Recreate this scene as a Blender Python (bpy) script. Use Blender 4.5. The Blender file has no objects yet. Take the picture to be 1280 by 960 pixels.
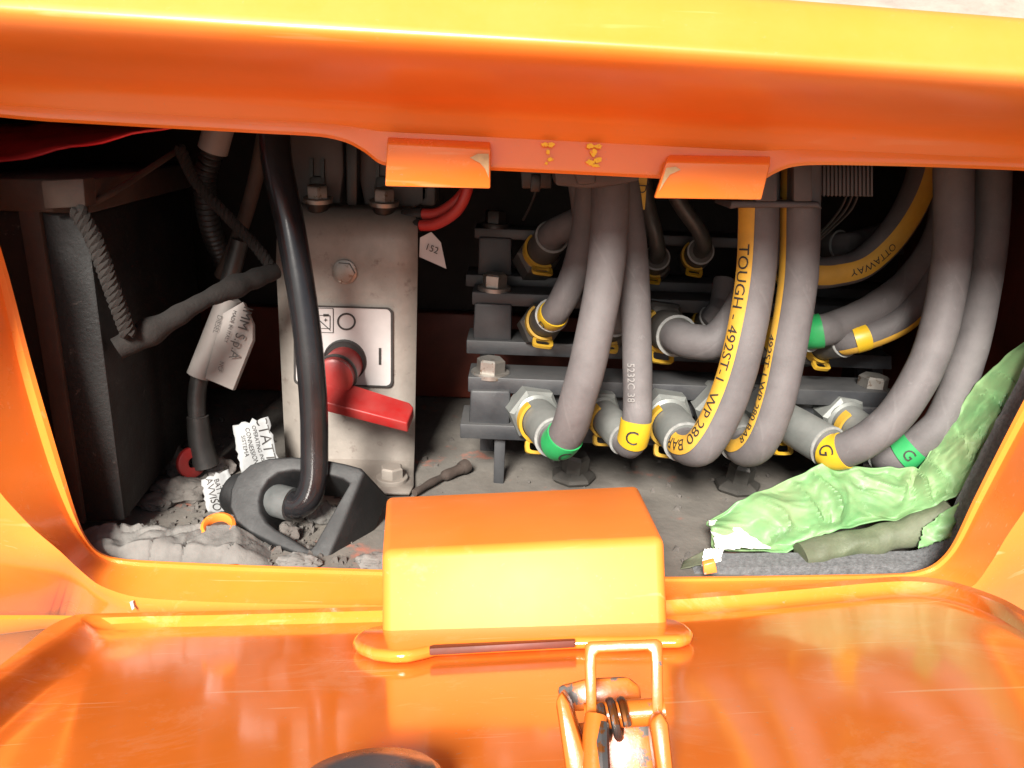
import bpy, bmesh, math, random
from mathutils import Vector as V, Matrix, noise as mnoise
random.seed(7)
R = math.radians
S = bpy.context.scene
COL = S.collection

# ------------------------------------------------------------------ camera
F_PX = 985.0
PITCH, ROLL = R(18), R(2.0)
CAM = V((0, -0.62, 0.25))
FWD = V((0, math.cos(PITCH), -math.sin(PITCH)))
U0 = V((0, math.sin(PITCH), math.cos(PITCH)))
X0 = V((1, 0, 0))
RGT = X0 * math.cos(ROLL) + U0 * math.sin(ROLL)
UPV = -X0 * math.sin(ROLL) + U0 * math.cos(ROLL)
cd = bpy.data.cameras.new('camera'); cam = bpy.data.objects.new('camera', cd); COL.objects.link(cam)
cam.matrix_world = Matrix(((RGT.x, UPV.x, -FWD.x, CAM.x), (RGT.y, UPV.y, -FWD.y, CAM.y), (RGT.z, UPV.z, -FWD.z, CAM.z), (0, 0, 0, 1)))
cd.sensor_width = 36.0; cd.lens = 36.0 * F_PX / 1280.0
cd.clip_start = 0.02; cd.clip_end = 500
S.camera = cam

# ------------------------------------------------------------------ world and sun
SUN_EL, SUN_AZ = R(35), R(13)                 # in front of the hatch, a little to the left
to_sun = V((-math.sin(SUN_AZ) * math.cos(SUN_EL), -math.cos(SUN_AZ) * math.cos(SUN_EL), math.sin(SUN_EL)))
w = bpy.data.worlds.new('World'); S.world = w; w.use_nodes = True
nt = w.node_tree; nt.nodes.clear()
sky = nt.nodes.new('ShaderNodeTexSky'); sky.sky_type = 'NISHITA'; sky.sun_disc = False
sky.sun_elevation = SUN_EL; sky.sun_rotation = math.atan2(to_sun.x, to_sun.y)
sky.dust_density = 1.5; sky.air_density = 1.0; sky.ozone_density = 1.0
hs = nt.nodes.new('ShaderNodeHueSaturation'); hs.inputs['Saturation'].default_value = 0.55
bg = nt.nodes.new('ShaderNodeBackground'); bg.inputs['Strength'].default_value = 0.05
wo = nt.nodes.new('ShaderNodeOutputWorld')
nt.links.new(sky.outputs[0], hs.inputs['Color']); nt.links.new(hs.outputs[0], bg.inputs[0]); nt.links.new(bg.outputs[0], wo.inputs[0])
sd = bpy.data.lights.new('sun', 'SUN'); sd.energy = 5.0; sd.angle = R(16); sd.color = (1.0, .95, .87)
sun = bpy.data.objects.new('sun', sd); COL.objects.link(sun)
sun.rotation_euler = (-to_sun).to_track_quat('-Z', 'Y').to_euler(); sun.location = (-1, -4, 3)
S.view_settings.view_transform = 'Standard'; S.view_settings.look = 'None'
S.view_settings.exposure = 1.27; S.view_settings.gamma = 1; S.view_settings.use_curve_mapping = False
S.render.engine = 'CYCLES'
S.cycles.max_bounces = 8; S.cycles.diffuse_bounces = 5; S.cycles.glossy_bounces = 4
S.cycles.use_denoising = True

# ------------------------------------------------------------------ helpers: picture ray -> place
def ray(px, py):
    return FWD + RGT * ((px - 640) / F_PX) + UPV * ((480 - py) / F_PX)
def P(px, py, Y):
    d = ray(px, py); return CAM + d * ((Y - CAM.y) / d.y)
def PZ(px, py, Z):
    d = ray(px, py); return CAM + d * ((Z - CAM.z) / d.z)
def PP(px, py, p0, n):
    d = ray(px, py); return CAM + d * ((p0 - CAM).dot(n) / d.dot(n))

# ------------------------------------------------------------------ helpers: objects
ORG = {}
def props(o, label=None, cat=None, group=None, kind=None):
    if label: o['label'] = label
    if cat: o['category'] = cat
    if group: o['group'] = group
    if kind: o['kind'] = kind
    return o
def thing(name, loc, label, cat, group=None):
    o = bpy.data.objects.new(name, None); COL.objects.link(o); o.empty_display_size = .02
    o.location = loc; ORG[o] = V(loc)
    return props(o, label, cat, group)
def mk(name, geo, mat, parent=None, smooth=True, label=None, uv=None):
    vs, fs = geo[0], geo[1]
    vs = [V(v) for v in vs]
    c = sum(vs, V()) / len(vs)
    me = bpy.data.meshes.new(name)
    me.from_pydata([v - c for v in vs], [], fs)
    if len(geo) > 2 and geo[2]:
        uvl = me.uv_layers.new(name='UVMap')
        for l in me.loops: uvl.data[l.index].uv = geo[2][l.vertex_index]
    me.validate()
    me.polygons.foreach_set('use_smooth', [smooth] * len(me.polygons))
    if smooth: me.set_sharp_from_angle(angle=R(40))
    me.materials.append(mat)
    o = bpy.data.objects.new(name, me); COL.objects.link(o)
    o.location = c - (ORG[parent] if parent else V()); ORG[o] = c
    if parent: o.parent = parent
    if label: o['label'] = label
    return o
def join(*gs):
    vs, fs, uv = [], [], []
    has = all(len(g) > 2 for g in gs)
    for g in gs:
        k = len(vs); vs += list(g[0]); fs += [tuple(i + k for i in f) for f in g[1]]
        if has: uv += g[2]
    return (vs, fs, uv) if has else (vs, fs)
def from_bm(bm):
    bm.verts.index_update()
    g = ([v.co.copy() for v in bm.verts], [tuple(v.index for v in f.verts) for f in bm.faces]); bm.free(); return g
def bevel(g, w, seg=2, ang=25):
    bm = bmesh.new(); vs = [bm.verts.new(v) for v in g[0]]
    for f in g[1]:
        try: bm.faces.new([vs[i] for i in f])
        except ValueError: pass
    bmesh.ops.remove_doubles(bm, verts=bm.verts, dist=1e-6)
    bmesh.ops.recalc_face_normals(bm, faces=bm.faces)
    es = [e for e in bm.edges if len(e.link_faces) == 2 and e.calc_face_angle(0) > R(ang)]
    bmesh.ops.bevel(bm, geom=es, offset=w, segments=seg, profile=.5, affect='EDGES', clamp_overlap=True)
    return from_bm(bm)
def hull(pts):
    bm = bmesh.new()
    for p in pts: bm.verts.new(p)
    r = bmesh.ops.convex_hull(bm, input=bm.verts)
    bmesh.ops.dissolve_limit(bm, angle_limit=R(1.5), verts=bm.verts, edges=bm.edges)
    return from_bm(bm)
def box(c, s, rot=None, bev=0.0, seg=2):
    c = V(c); vs = []
    for x in (-.5, .5):
        for y in (-.5, .5):
            for z in (-.5, .5):
                v = V((x * s[0], y * s[1], z * s[2])); vs.append(c + (rot @ v if rot else v))
    g = (vs, [(0, 1, 3, 2), (4, 6, 7, 5), (0, 4, 5, 1), (2, 3, 7, 6), (0, 2, 6, 4), (1, 5, 7, 3)])
    return bevel(g, bev, seg) if bev else g
def prism(front, ext, bev=0.0, seg=2):
    n = len(front); ext = V(ext); vs = [V(p) for p in front] + [V(p) + ext for p in front]
    fs = [tuple(range(n)), tuple(range(2 * n - 1, n - 1, -1))] + [(i, i + n, (i + 1) % n + n, (i + 1) % n) for i in range(n)]
    g = (vs, fs)
    return bevel(g, bev, seg) if bev else g
def slab(pxs, Y, depth, bev=.0012):
    return prism([P(x, y, Y) for x, y in pxs], (0, depth, 0), bev)
def ortho(t):
    a = V((0, 0, 1)) if abs(t.z) < .9 else V((0, 1, 0))
    a = (a - t * a.dot(t)).normalized(); return a, t.cross(a)
def lathe(o, ax, prof, n=20, cap=True, ph=0.0, a0=0, a1=2 * math.pi):
    o = V(o); ax = V(ax).normalized(); a, b = ortho(ax)
    full = abs(a1 - a0 - 2 * math.pi) < 1e-6
    m = n if full else n + 1
    vs, fs = [], []
    for t, r in prof:
        for k in range(m):
            q = a0 + (a1 - a0) * k / n + ph
            vs.append(o + ax * t + (a * math.cos(q) + b * math.sin(q)) * r)
    for j in range(len(prof) - 1):
        for k in range(n):
            k2 = (k + 1) % m
            fs.append((j * m + k, j * m + k2, (j + 1) * m + k2, (j + 1) * m + k))
    if cap and full:
        if prof[0][1] > 1e-5: fs.append(tuple(range(m - 1, -1, -1)))
        if prof[-1][1] > 1e-5: fs.append(tuple((len(prof) - 1) * m + k for k in range(m)))
    return vs, fs
def hexbolt(o, ax, r, h, washer=1.35, seedph=.3):
    a = lathe(o, ax, [(-.002, r * washer), (h * .15, r * washer), (h * .2, r * washer * .96)], 22)
    b = lathe(o, ax, [(h * .2, r), (h * .95, r), (h * 1.08, r * .84)], 6, ph=seedph)
    return a, b
def catmull(pts, n=14):
    pts = [V(p) for p in pts]; q = [pts[0] * 2 - pts[1]] + pts + [pts[-1] * 2 - pts[-2]]; out = []
    for i in range(1, len(q) - 2):
        a, b, c, d = q[i - 1:i + 3]
        for k in range(n):
            t = k / n
            # centripetal-like smooth cubic
            out.append(.5 * ((2 * b) + (c - a) * t + (2 * a - 5 * b + 4 * c - d) * t * t + (3 * b - a - 3 * c + d) * t ** 3))
    out.append(pts[-1]); return out
class Path:
    def __init__(s, pts, n=14, seed_dir=None):
        s.p = catmull(pts, n) if n > 1 else [V(p) for p in pts]
        m = len(s.p); s.t = []
        for i in range(m):
            d = s.p[min(i + 1, m - 1)] - s.p[max(i - 1, 0)]; s.t.append(d.normalized())
        s.s = [0.0]
        for i in range(1, m): s.s.append(s.s[-1] + (s.p[i] - s.p[i - 1]).length)
        s.L = s.s[-1]
        a = seed_dir if seed_dir is not None else (CAM - s.p[0])
        a = (a - s.t[0] * a.dot(s.t[0])).normalized(); s.a = [a]
        for i in range(1, m):
            a = s.a[-1]; a = (a - s.t[i] * a.dot(s.t[i])).normalized(); s.a.append(a)
    def at(s, d):
        d = max(0, min(s.L, d)); i = 0
        while i < len(s.s) - 2 and s.s[i + 1] < d: i += 1
        k = (d - s.s[i]) / max(1e-9, s.s[i + 1] - s.s[i])
        p = s.p[i].lerp(s.p[i + 1], k); t = s.t[i].lerp(s.t[i + 1], k).normalized(); a = s.a[i].lerp(s.a[i + 1], k)
        a = (a - t * a.dot(t)).normalized(); return p, t, a, t.cross(a)
    def surf(s, d, th, r):
        p, t, a, b = s.at(d); return p + (a * math.cos(th) + b * math.sin(th)) * r
    def tube(s, r, n=20, d0=None, d1=None, steps=None, th0=None, th1=None, cap=True, flare=None, jit=0, sq=None):
        d0 = 0 if d0 is None else d0; d1 = s.L if d1 is None else d1
        steps = steps or max(3, int((d1 - d0) / .006)); vs, fs, uv = [], [], []
        full = th0 is None
        m = n if full else n + 1
        rf = r if callable(r) else (lambda d: r)
        for j in range(steps + 1):
            d = d0 + (d1 - d0) * j / steps; p, t, a, b = s.at(d); rr = rf(d)
            if jit: rr *= 1 + jit * mnoise.noise(p * 60)
            for k in range(m):
                if full: th = 2 * math.pi * k / n
                else:
                    l0 = th0(d) if callable(th0) else th0; l1 = th1(d) if callable(th1) else th1
                    th = l0 + (l1 - l0) * k / n
                vs.append(p + (a * math.cos(th) + b * math.sin(th)) * rr); uv.append((d * 20, k / n))
        for j in range(steps):
            for k in range(n):
                k2 = (k + 1) % m; fs.append((j * m + k, j * m + k2, (j + 1) * m + k2, (j + 1) * m + k))
        if full and cap: fs.append(tuple(range(m - 1, -1, -1))); fs.append(tuple(steps * m + k for k in range(m)))
        return vs, fs, uv
def text2d(txt, size, sx=1.0):
    cu = bpy.data.curves.new('t', 'FONT'); cu.body = txt; cu.size = size; cu.resolution_u = 3
    cu.align_x = 'CENTER'; cu.align_y = 'CENTER'
    o = bpy.data.objects.new('t', cu); COL.objects.link(o)
    dg = bpy.context.evaluated_depsgraph_get(); dg.update()
    me = bpy.data.meshes.new_from_object(o.evaluated_get(dg))
    bm = bmesh.new(); bm.from_mesh(me)
    for k in range(-4, 5): bmesh.ops.bisect_plane(bm, geom=bm.verts[:] + bm.edges[:] + bm.faces[:], plane_co=(0, k * size * .12, 0), plane_no=(0, 1, 0))
    bm.verts.index_update()
    vs = [(v.co.x * sx, v.co.y) for v in bm.verts]; fs = [tuple(v.index for v in f.verts) for f in bm.faces]; bm.free()
    bpy.data.objects.remove(o); bpy.data.curves.remove(cu); bpy.data.meshes.remove(me)
    return vs, fs
def text_plane(txt, size, o, ux, uy, lift, sx=1.0):
    vs, fs = text2d(txt, size, sx); ux = V(ux).normalized(); uy = V(uy); uy = (uy - ux * uy.dot(ux)).normalized(); n = ux.cross(uy)
    return [V(o) + ux * x + uy * y + n * lift for x, y in vs], fs
def sheet(rows, thick=None):
    n = len(rows[0]); vs = [V(p) for r in rows for p in r]; fs = []
    for j in range(len(rows) - 1):
        for k in range(n - 1): fs.append((j * n + k, j * n + k + 1, (j + 1) * n + k + 1, (j + 1) * n + k))
    return vs, fs
def thicken(o, t, off=-1):
    m = o.modifiers.new('thickness', 'SOLIDIFY'); m.thickness = t; m.offset = off; return o

# ------------------------------------------------------------------ materials
def mat(name, base, rough=.5, metal=0.0, dust=0.0, dustcol=(.27, .245, .22), dk=1.0, nscale=40, var=.15, bump=.0, bscale=200, coat=0.0, scuff=None, spec=.5, spots=None, sub=0.0, wrap=False, upd=0.0, scratch=0.0):
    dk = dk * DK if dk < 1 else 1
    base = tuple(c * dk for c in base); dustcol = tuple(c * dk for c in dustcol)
    m = bpy.data.materials.new(name); m.use_nodes = True; t = m.node_tree; N = t.nodes; L = t.links
    b = N['Principled BSDF']; b.inputs['Metallic'].default_value = metal; b.inputs['Specular IOR Level'].default_value = spec
    tc = N.new('ShaderNodeTexCoord'); geo = N.new('ShaderNodeNewGeometry')
    co = geo.outputs['Position']
    def noise(sc, det=4, ro=.6, dist=0):
        n = N.new('ShaderNodeTexNoise'); n.inputs['Scale'].default_value = sc; n.inputs['Detail'].default_value = det
        n.inputs['Roughness'].default_value = ro; n.inputs['Distortion'].default_value = dist; L.new(co, n.inputs['Vector']); return n.outputs['Fac']
    def ramp(f, a, c):
        r = N.new('ShaderNodeMapRange'); r.inputs[1].default_value = a; r.inputs[2].default_value = c; L.new(f, r.inputs[0]); return r.outputs[0]
    def mix(f, a, c):
        x = N.new('ShaderNodeMix'); x.data_type = 'RGBA'
        if isinstance(f, float): x.inputs[0].default_value = f
        else: L.new(f, x.inputs[0])
        for i, q in ((6, a), (7, c)):
            if isinstance(q, tuple): x.inputs[i].default_value = (*q, 1)
            else: L.new(q, x.inputs[i])
        return x.outputs[2]
    def mul(a, k):
        x = N.new('ShaderNodeMath'); x.operation = 'MULTIPLY'; L.new(a, x.inputs[0])
        if isinstance(k, float): x.inputs[1].default_value = k
        else: L.new(k, x.inputs[1])
        return x.outputs[0]
    def add(a, k):
        x = N.new('ShaderNodeMath'); x.operation = 'ADD'; x.use_clamp = True; L.new(a, x.inputs[0])
        if isinstance(k, float): x.inputs[1].default_value = k
        else: L.new(k, x.inputs[1])
        return x.outputs[0]
    lo = tuple(c * (1 - var) for c in base); hi = tuple(min(1, c * (1 + var)) for c in base)
    col = mix(ramp(noise(nscale), .3, .7), lo, hi)
    rg = None
    if spots:
        f = ramp(noise(spots[1], 5, .65), spots[2], spots[2] + spots[3]); col = mix(f, col, spots[0])
    if wrap:   # faint spiral wrap lines pressed into a hose
        sep = N.new('ShaderNodeSeparateXYZ'); L.new(tc.outputs['UV'], sep.inputs[0])
        a = N.new('ShaderNodeMath'); a.operation = 'MULTIPLY_ADD'; L.new(sep.outputs[0], a.inputs[0]); a.inputs[1].default_value = .33; L.new(sep.outputs[1], a.inputs[2])
        fr = N.new('ShaderNodeMath'); fr.operation = 'FRACT'; L.new(a.outputs[0], fr.inputs[0])
        wl = ramp(fr.outputs[0], .965, .985)
        col = mix(mul(wl, .09), col, (.25, .24, .235))
    fac = None
    if dust:
        f1 = ramp(noise(14, 6, .7), .35, .75)
        fac = mul(f1, float(dust))
        if upd:
            sn = N.new('ShaderNodeSeparateXYZ'); L.new(geo.outputs['Normal'], sn.inputs[0])
            up = ramp(sn.outputs[2], .2, .95); fac = add(fac, mul(mul(up, float(upd)), add(noise(60, 5, .7), .25)))
        col = mix(fac, col, dustcol)
    if scuff:
        f = mul(ramp(noise(scuff[0], 8, .75, .6), scuff[1], scuff[1] + .12), float(scuff[2])); col = mix(f, col, scuff[3])
    if scratch:
        for ang, sc, th in ((35, 150, .69), (-58, 190, .70), (8, 240, .70)):
            mp = N.new('ShaderNodeMapping'); mp.inputs['Rotation'].default_value = (R(20), R(15), R(ang)); mp.inputs['Scale'].default_value = (sc * .035, sc, sc * .5)
            L.new(co, mp.inputs[0]); n = N.new('ShaderNodeTexNoise'); n.inputs['Scale'].default_value = 1.0; n.inputs['Detail'].default_value = 2; L.new(mp.outputs[0], n.inputs['Vector'])
            f = mul(mul(ramp(n.outputs['Fac'], th, th + .03), ramp(noise(11 + ang * .05, 3), .42, .62)), float(scratch)); col = mix(f, col, (.85, .50, .26))
        f = mul(mul(ramp(noise(300, 3, .6), .66, .72), ramp(noise(16, 3), .4, .6)), float(scratch)); col = mix(f, col, (.42, .30, .20))
    L.new(col, b.inputs['Base Color'])
    rr = N.new('ShaderNodeMapRange'); rr.inputs[3].default_value = max(.02, rough - .07); rr.inputs[4].default_value = min(1, rough + .1)
    L.new(noise(nscale * .7, 5), rr.inputs[0]); rg = rr.outputs[0]
    if fac is not None:
        x = N.new('ShaderNodeMix'); L.new(fac, x.inputs[0]); L.new(rg, x.inputs[2]); x.inputs[3].default_value = .95; rg = x.outputs[0]
    L.new(rg, b.inputs['Roughness'])
    if coat: b.inputs['Coat Weight'].default_value = coat; b.inputs['Coat Roughness'].default_value = .06
    if sub: b.inputs['Subsurface Weight'].default_value = sub; b.inputs['Subsurface Radius'].default_value = (.004, .004, .003)
    if bump:
        bp = N.new('ShaderNodeBump'); bp.inputs['Strength'].default_value = bump; bp.inputs['Distance'].default_value = .001
        L.new(noise(bscale, 5, .65), bp.inputs['Height']); L.new(bp.outputs[0], b.inputs['Normal'])
    return m
ORANGE = (.83, .210, .026)
DK = 1.0      # scales dk, which darkens interior base colours to stand in for shade
M = {}
M['paint'] = mat('orange_paint', ORANGE, .20, dust=.12, dustcol=(.5, .27, .13), var=.05, nscale=9, bump=.05, bscale=60, coat=.15, scuff=(26, .62, .25, (.9, .5, .25)), scratch=.35)
M['hood_paint'] = mat('hood_paint', ORANGE, .30, dust=.08, dustcol=(.55, .35, .2), var=.03, nscale=9, bump=.03, bscale=60, spec=.6, scuff=(26, .66, .25, (.9, .5, .25)), scratch=.2)
M['door_paint'] = mat('door_paint', ORANGE, .08, dust=.10, dustcol=(.5, .24, .09), var=.06, nscale=12, bump=.05, bscale=40, coat=.2, scuff=(14, .54, .25, (.85, .45, .25)), scratch=.5)
M['chipped'] = mat('chipped_paint', ORANGE, .25, dust=.12, dustcol=(.5, .4, .3), var=.06, bump=.2, bscale=300, spots=((.33, .31, .28), 70, .60, .02))
M['worn'] = mat('worn_latch', (.50, .115, .012), .22, dust=.12, dustcol=(.2, .11, .05), var=.12, spots=((.085, .08, .075), 60, .575, .03), bump=.12, spec=.5)
M['box_paint'] = mat('box_paint', ORANGE, .50, dust=.06, dustcol=(.6, .36, .2), var=.03, nscale=12, bump=.03, bscale=40, spec=.38, scuff=(22, .60, .25, (.85, .45, .25)), scratch=.3)
M['prime'] = mat('bare_primer', (.50, .38, .20), .5, var=.2, nscale=120)
M['yellowpaint'] = mat('yellow_paint_mark', (.90, .60, .02), .5, var=.1, nscale=200, spots=(ORANGE, 190, .6, .03))
M['hose'] = mat('grey_rubber', (.122, .111, .113), dk=0.68, rough=.62, dust=.55, dustcol=(.255, .24, .238), nscale=25, var=.2, bump=.25, bscale=420, wrap=True, upd=.15, scuff=(60, .60, .35, (.21, .20, .20)))
M['stripe'] = mat('yellow_stripe', (.72, .40, .035), dk=0.75, rough=.6, dust=.2, var=.10, nscale=60, bump=.15, bscale=400)
M['ink'] = mat('black_ink', (.025, .022, .02), .6, var=.2)
M['greyink'] = mat('pale_ink', (.36, .35, .34), dk=0.6, rough=.7, var=.2)
M['zinc'] = mat('zinc_fitting', (.20, .215, .205), dk=0.92, rough=.38, metal=.45, dust=.5, dustcol=(.25, .245, .23), var=.15, nscale=50, bump=.15, bscale=150, upd=.25)
M['darkfit'] = mat('dark_fitting', (.13, .125, .115), dk=0.6, rough=.4, metal=.45, dust=.45, dustcol=(.20, .18, .16), var=.2, nscale=50, bump=.2, upd=.2)
M['whiteline'] = mat('pale_ring', (.55, .56, .54), dk=0.4, rough=.5, var=.25, nscale=140)
M['yplastic'] = mat('yellow_plastic', (.72, .42, .02), dk=0.6, rough=.45, dust=.22, var=.08, bump=.1)
M['ytape'] = mat('yellow_tape', (.82, .52, .02), dk=0.65, rough=.4, dust=.10, var=.05)
M['gtape'] = mat('green_tape', (.02, .36, .10), dk=0.75, rough=.4, dust=.12, var=.08)
M['steel'] = mat('painted_rail', (.050, .054, .062), dk=0.43, rough=.42, dust=.35, dustcol=(.17, .165, .16), var=.2, bump=.15, bscale=160, upd=.45)
M['clampm'] = mat('clamp_plastic', (.062, .055, .056), .5, dust=.35, dustcol=(.10, .085, .08), var=.15, bump=.2)
M['terminal'] = mat('grey_terminal', (.075, .082, .082), .5, dust=.6, dustcol=(.10, .10, .097), var=.3, bump=.5, bscale=120)
M['boltm'] = mat('bolt_steel', (.40, .38, .35), dk=0.8, rough=.35, metal=.8, dust=.4, var=.2, upd=.2, spots=((.16, .11, .08), 150, .58, .08))
M['black'] = mat('black_plastic', (.022, .021, .021), dk=0.5, rough=.38, dust=.22, dustcol=(.16, .14, .125), var=.2, bump=.2, bscale=250, upd=.3)
M['cable'] = mat('black_cable', (.014, .014, .016), dk=0.7, rough=.2, dust=.05, dustcol=(.15, .14, .14), var=.2, bump=.08, bscale=120)
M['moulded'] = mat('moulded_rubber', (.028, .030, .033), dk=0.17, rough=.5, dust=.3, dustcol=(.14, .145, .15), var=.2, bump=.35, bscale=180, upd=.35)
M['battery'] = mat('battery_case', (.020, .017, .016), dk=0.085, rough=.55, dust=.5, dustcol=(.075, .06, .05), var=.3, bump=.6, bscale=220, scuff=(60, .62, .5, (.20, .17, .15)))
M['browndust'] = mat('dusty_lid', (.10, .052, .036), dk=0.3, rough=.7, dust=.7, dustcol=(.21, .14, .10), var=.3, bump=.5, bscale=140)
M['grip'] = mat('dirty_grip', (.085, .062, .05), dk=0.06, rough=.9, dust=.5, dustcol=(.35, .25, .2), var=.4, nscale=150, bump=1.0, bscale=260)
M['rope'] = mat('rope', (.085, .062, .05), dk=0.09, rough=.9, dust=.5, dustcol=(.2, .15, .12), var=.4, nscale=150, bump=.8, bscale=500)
M['redcloth'] = mat('red_cover', (.75, .02, .025), dk=0.99, rough=.45, dust=.15, var=.12, bump=.3, bscale=40)
M['redplastic'] = mat('red_plastic', (.55, .018, .018), dk=0.5, rough=.36, dust=.35, dustcol=(.4, .2, .17), var=.08, bump=.1)
M['redcable'] = mat('red_cable', (.55, .02, .015), dk=0.75, rough=.4, dust=.15, var=.1)
M['plate'] = mat('galvanised_plate', (.40, .36, .32), dk=0.62, rough=.45, metal=.25, dust=.45, dustcol=(.33, .28, .24), var=.15, nscale=35, bump=.35, bscale=160, spots=((.14, .11, .095), 55, .60, .12), upd=.5, scuff=(22, .55, .22, (.18, .15, .125)))
M['sticker'] = mat('white_sticker', (.62, .58, .57), dk=0.72, rough=.5, dust=.12, dustcol=(.35, .29, .25), var=.06)
M['paper'] = mat('torn_paper', (.74, .76, .77), dk=0.38, rough=.8, dust=.14, var=.08, bump=.5, bscale=60)
M['whiteplastic'] = mat('white_sleeve', (.55, .50, .47), dk=0.4, rough=.5, dust=.2, var=.06)
M['fuse'] = mat('grey_fuse_holder', (.22, .20, .20), dk=0.36, rough=.5, dust=.3, dustcol=(.2, .16, .14), var=.1)
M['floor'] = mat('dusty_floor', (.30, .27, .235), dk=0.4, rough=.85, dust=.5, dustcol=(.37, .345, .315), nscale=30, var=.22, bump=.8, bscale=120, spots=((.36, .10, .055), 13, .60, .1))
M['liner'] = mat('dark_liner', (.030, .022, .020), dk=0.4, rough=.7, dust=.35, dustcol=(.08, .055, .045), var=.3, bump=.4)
M['sidewall'] = mat('shaded_orange_paint', (.30, .035, .008), dk=0.4, rough=.5, dust=.5, dustcol=(.16, .09, .06), var=.2)  # orange paint, the compartment shade put into a dark red base colour
M['mud'] = mat('dried_mud', (.33, .315, .295), dk=0.42, rough=.95, dust=.5, dustcol=(.40, .385, .36), nscale=60, var=.25, bump=1.0, bscale=160)
M['stone'] = mat('dusty_clod', (.24, .215, .195), dk=0.38, rough=.95, dust=.5, dustcol=(.32, .295, .27), nscale=60, var=.25, bump=1.0, bscale=200)
M['rust'] = mat('rusty_steel', (.10, .065, .05), dk=0.35, rough=.8, dust=.5, dustcol=(.2, .165, .14), var=.3, bump=.8, bscale=200)
M['foam'] = mat('grey_foam', (.16, .168, .175), dk=0.75, rough=.95, dust=.4, dustcol=(.2, .2, .205), var=.4, nscale=260, bump=1.0, bscale=600)
M['bag'] = mat('green_bag', (.20, .47, .19), dk=0.84, rough=.36, dust=.75, dustcol=(.36, .38, .20), nscale=18, var=.22, bump=.5, bscale=90, scuff=(24, .60, .5, (.62, .80, .62)), upd=.0)
def translucent(m, f, col):
    t = m.node_tree; b = t.nodes['Principled BSDF']; o = t.nodes['Material Output']
    tr = t.nodes.new('ShaderNodeBsdfTranslucent'); tr.inputs[0].default_value = (*col, 1); mx = t.nodes.new('ShaderNodeMixShader'); mx.inputs[0].default_value = f
    t.links.new(b.outputs[0], mx.inputs[1]); t.links.new(tr.outputs[0], mx.inputs[2]); t.links.new(mx.outputs[0], o.inputs[0])
translucent(M['bag'], .25, (.16, .45, .16))
M['bagdark'] = mat('dirty_green_roll', (.17, .21, .12), dk=0.5, rough=.6, dust=.6, dustcol=(.27, .25, .19), nscale=40, var=.3, bump=.8, bscale=160)
M['bagwhite'] = mat('white_bag_lining', (.80, .81, .79), .5, dust=.08, var=.05, bump=.4, bscale=70)
M['gravel'] = mat('gravel_ground', (.20, .18, .155), .95, dust=.4, nscale=6, var=.25, bump=1.0, bscale=40)
M['earth'] = mat('pale_earth', (.27, .225, .19), .95, dust=.4, dustcol=(.33, .28, .24), nscale=2, var=.2, bump=1, bscale=12)
M['steelshine'] = mat('bright_steel', (.15, .145, .14), .3, metal=.85, var=.2, dust=.25, dustcol=(.1, .07, .05), spots=((.25, .08, .015), 120, .52, .05))
M['rubberpad'] = mat('rubber_pad', (.045, .055, .062), .22, dust=.2, dustcol=(.12, .135, .14), var=.2, bump=.15, bscale=120)

# ------------------------------------------------------------------ setting
g = [(x, y, -1.15) for x, y in ((-60, -60), (60, -60), (60, 60), (-60, 60))]
props(mk('ground', (g, [(0, 1, 2, 3)]), M['gravel'], smooth=False), 'pale gravel ground around the machine', 'ground', kind='structure')
rows = []
for j in range(14):
    rows.append([(x * 2.0, 9 + j * .9 + .8 * mnoise.noise(V((x * .3, j * .5, 1))), -1.2 + 5.2 * (1 - math.exp(-j / 4.0)) + .5 * mnoise.noise(V((x * .5, j * .6, 4)))) for x in range(-14, 15)])
props(mk('earth_bank', sheet(rows), M['earth']), 'pale bare earth bank behind the machine', 'bank', kind='structure')

# ------------------------------------------------------------------ machine body
FLOOR = -.143
body = thing('machine_body', (0, .2, -.143), 'orange painted machine body with an open service hatch', 'machine')
# hatch frame: stations round the opening: rim, chamfer edge, outer panel (picture points), Y of chamfer and panel
st = []
def top(x, y): st.append(((x, y), (x, y - 10), (x, 132 + .055 * (x - 640) - 4), (x, 100 + .055 * (x - 640)), .004, .008))
for x, y in ((-60, 146), (60, 152), (200, 160), (330, 167), (400, 171), (432, 178), (455, 190), (478, 206), (520, 209), (615, 213), (720, 218), (800, 222), (880, 226), (950, 226), (968, 217), (985, 210), (1010, 206.5), (1060, 206.5), (1150, 208.5), (1290, 214)): top(x, y)
def sd_(a, c, d, yc, yd): st.append((a, (a[0] * .85 + c[0] * .15, a[1] * .85 + c[1] * .15), c, d, yc, yd))
sd_((1395, 222), (1440, 190), (1600, 150), -.03, -.03)
sd_((1395, 300), (1470, 300), (1700, 300), -.095, -.045)
sd_((1335, 400), (1420, 410), (1700, 410), -.088, -.04)
sd_((1281, 498), (1372, 510), (1660, 520), -.080, -.035)
sd_((1250, 558), (1330, 570), (1620, 600), -.072, -.030)
sd_((1215, 628), (1290, 632), (1600, 680), -.062, .04)
sd_((1194, 673), (1262, 672), (1500, 860), -.055, .12)
sd_((1180, 694), (1243, 704), (1330, 880), -.050, .12)
sd_((1160, 709), (1215, 738), (1240, 900), -.046, .10)
sd_((1130, 716), (1160, 752), (1300, 880), -.043, -.01)
sd_((1000, 719), (1005, 758), (1010, 880), -.043, -.01)
sd_((830, 721), (830, 760), (830, 880), -.043, -.01)
sd_((640, 718), (640, 762), (640, 880), -.043, -.01)
sd_((475, 712), (472, 760), (470, 880), -.043, -.01)
sd_((300, 706), (295, 757), (290, 860), -.043, -.01)
sd_((180, 700.5), (172, 750), (160, 830), -.043, -.01)
sd_((145, 697), (125, 735), (90, 800), -.043, .08)
sd_((122, 688), (98, 714), (70, 800), -.046, .12)
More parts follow.
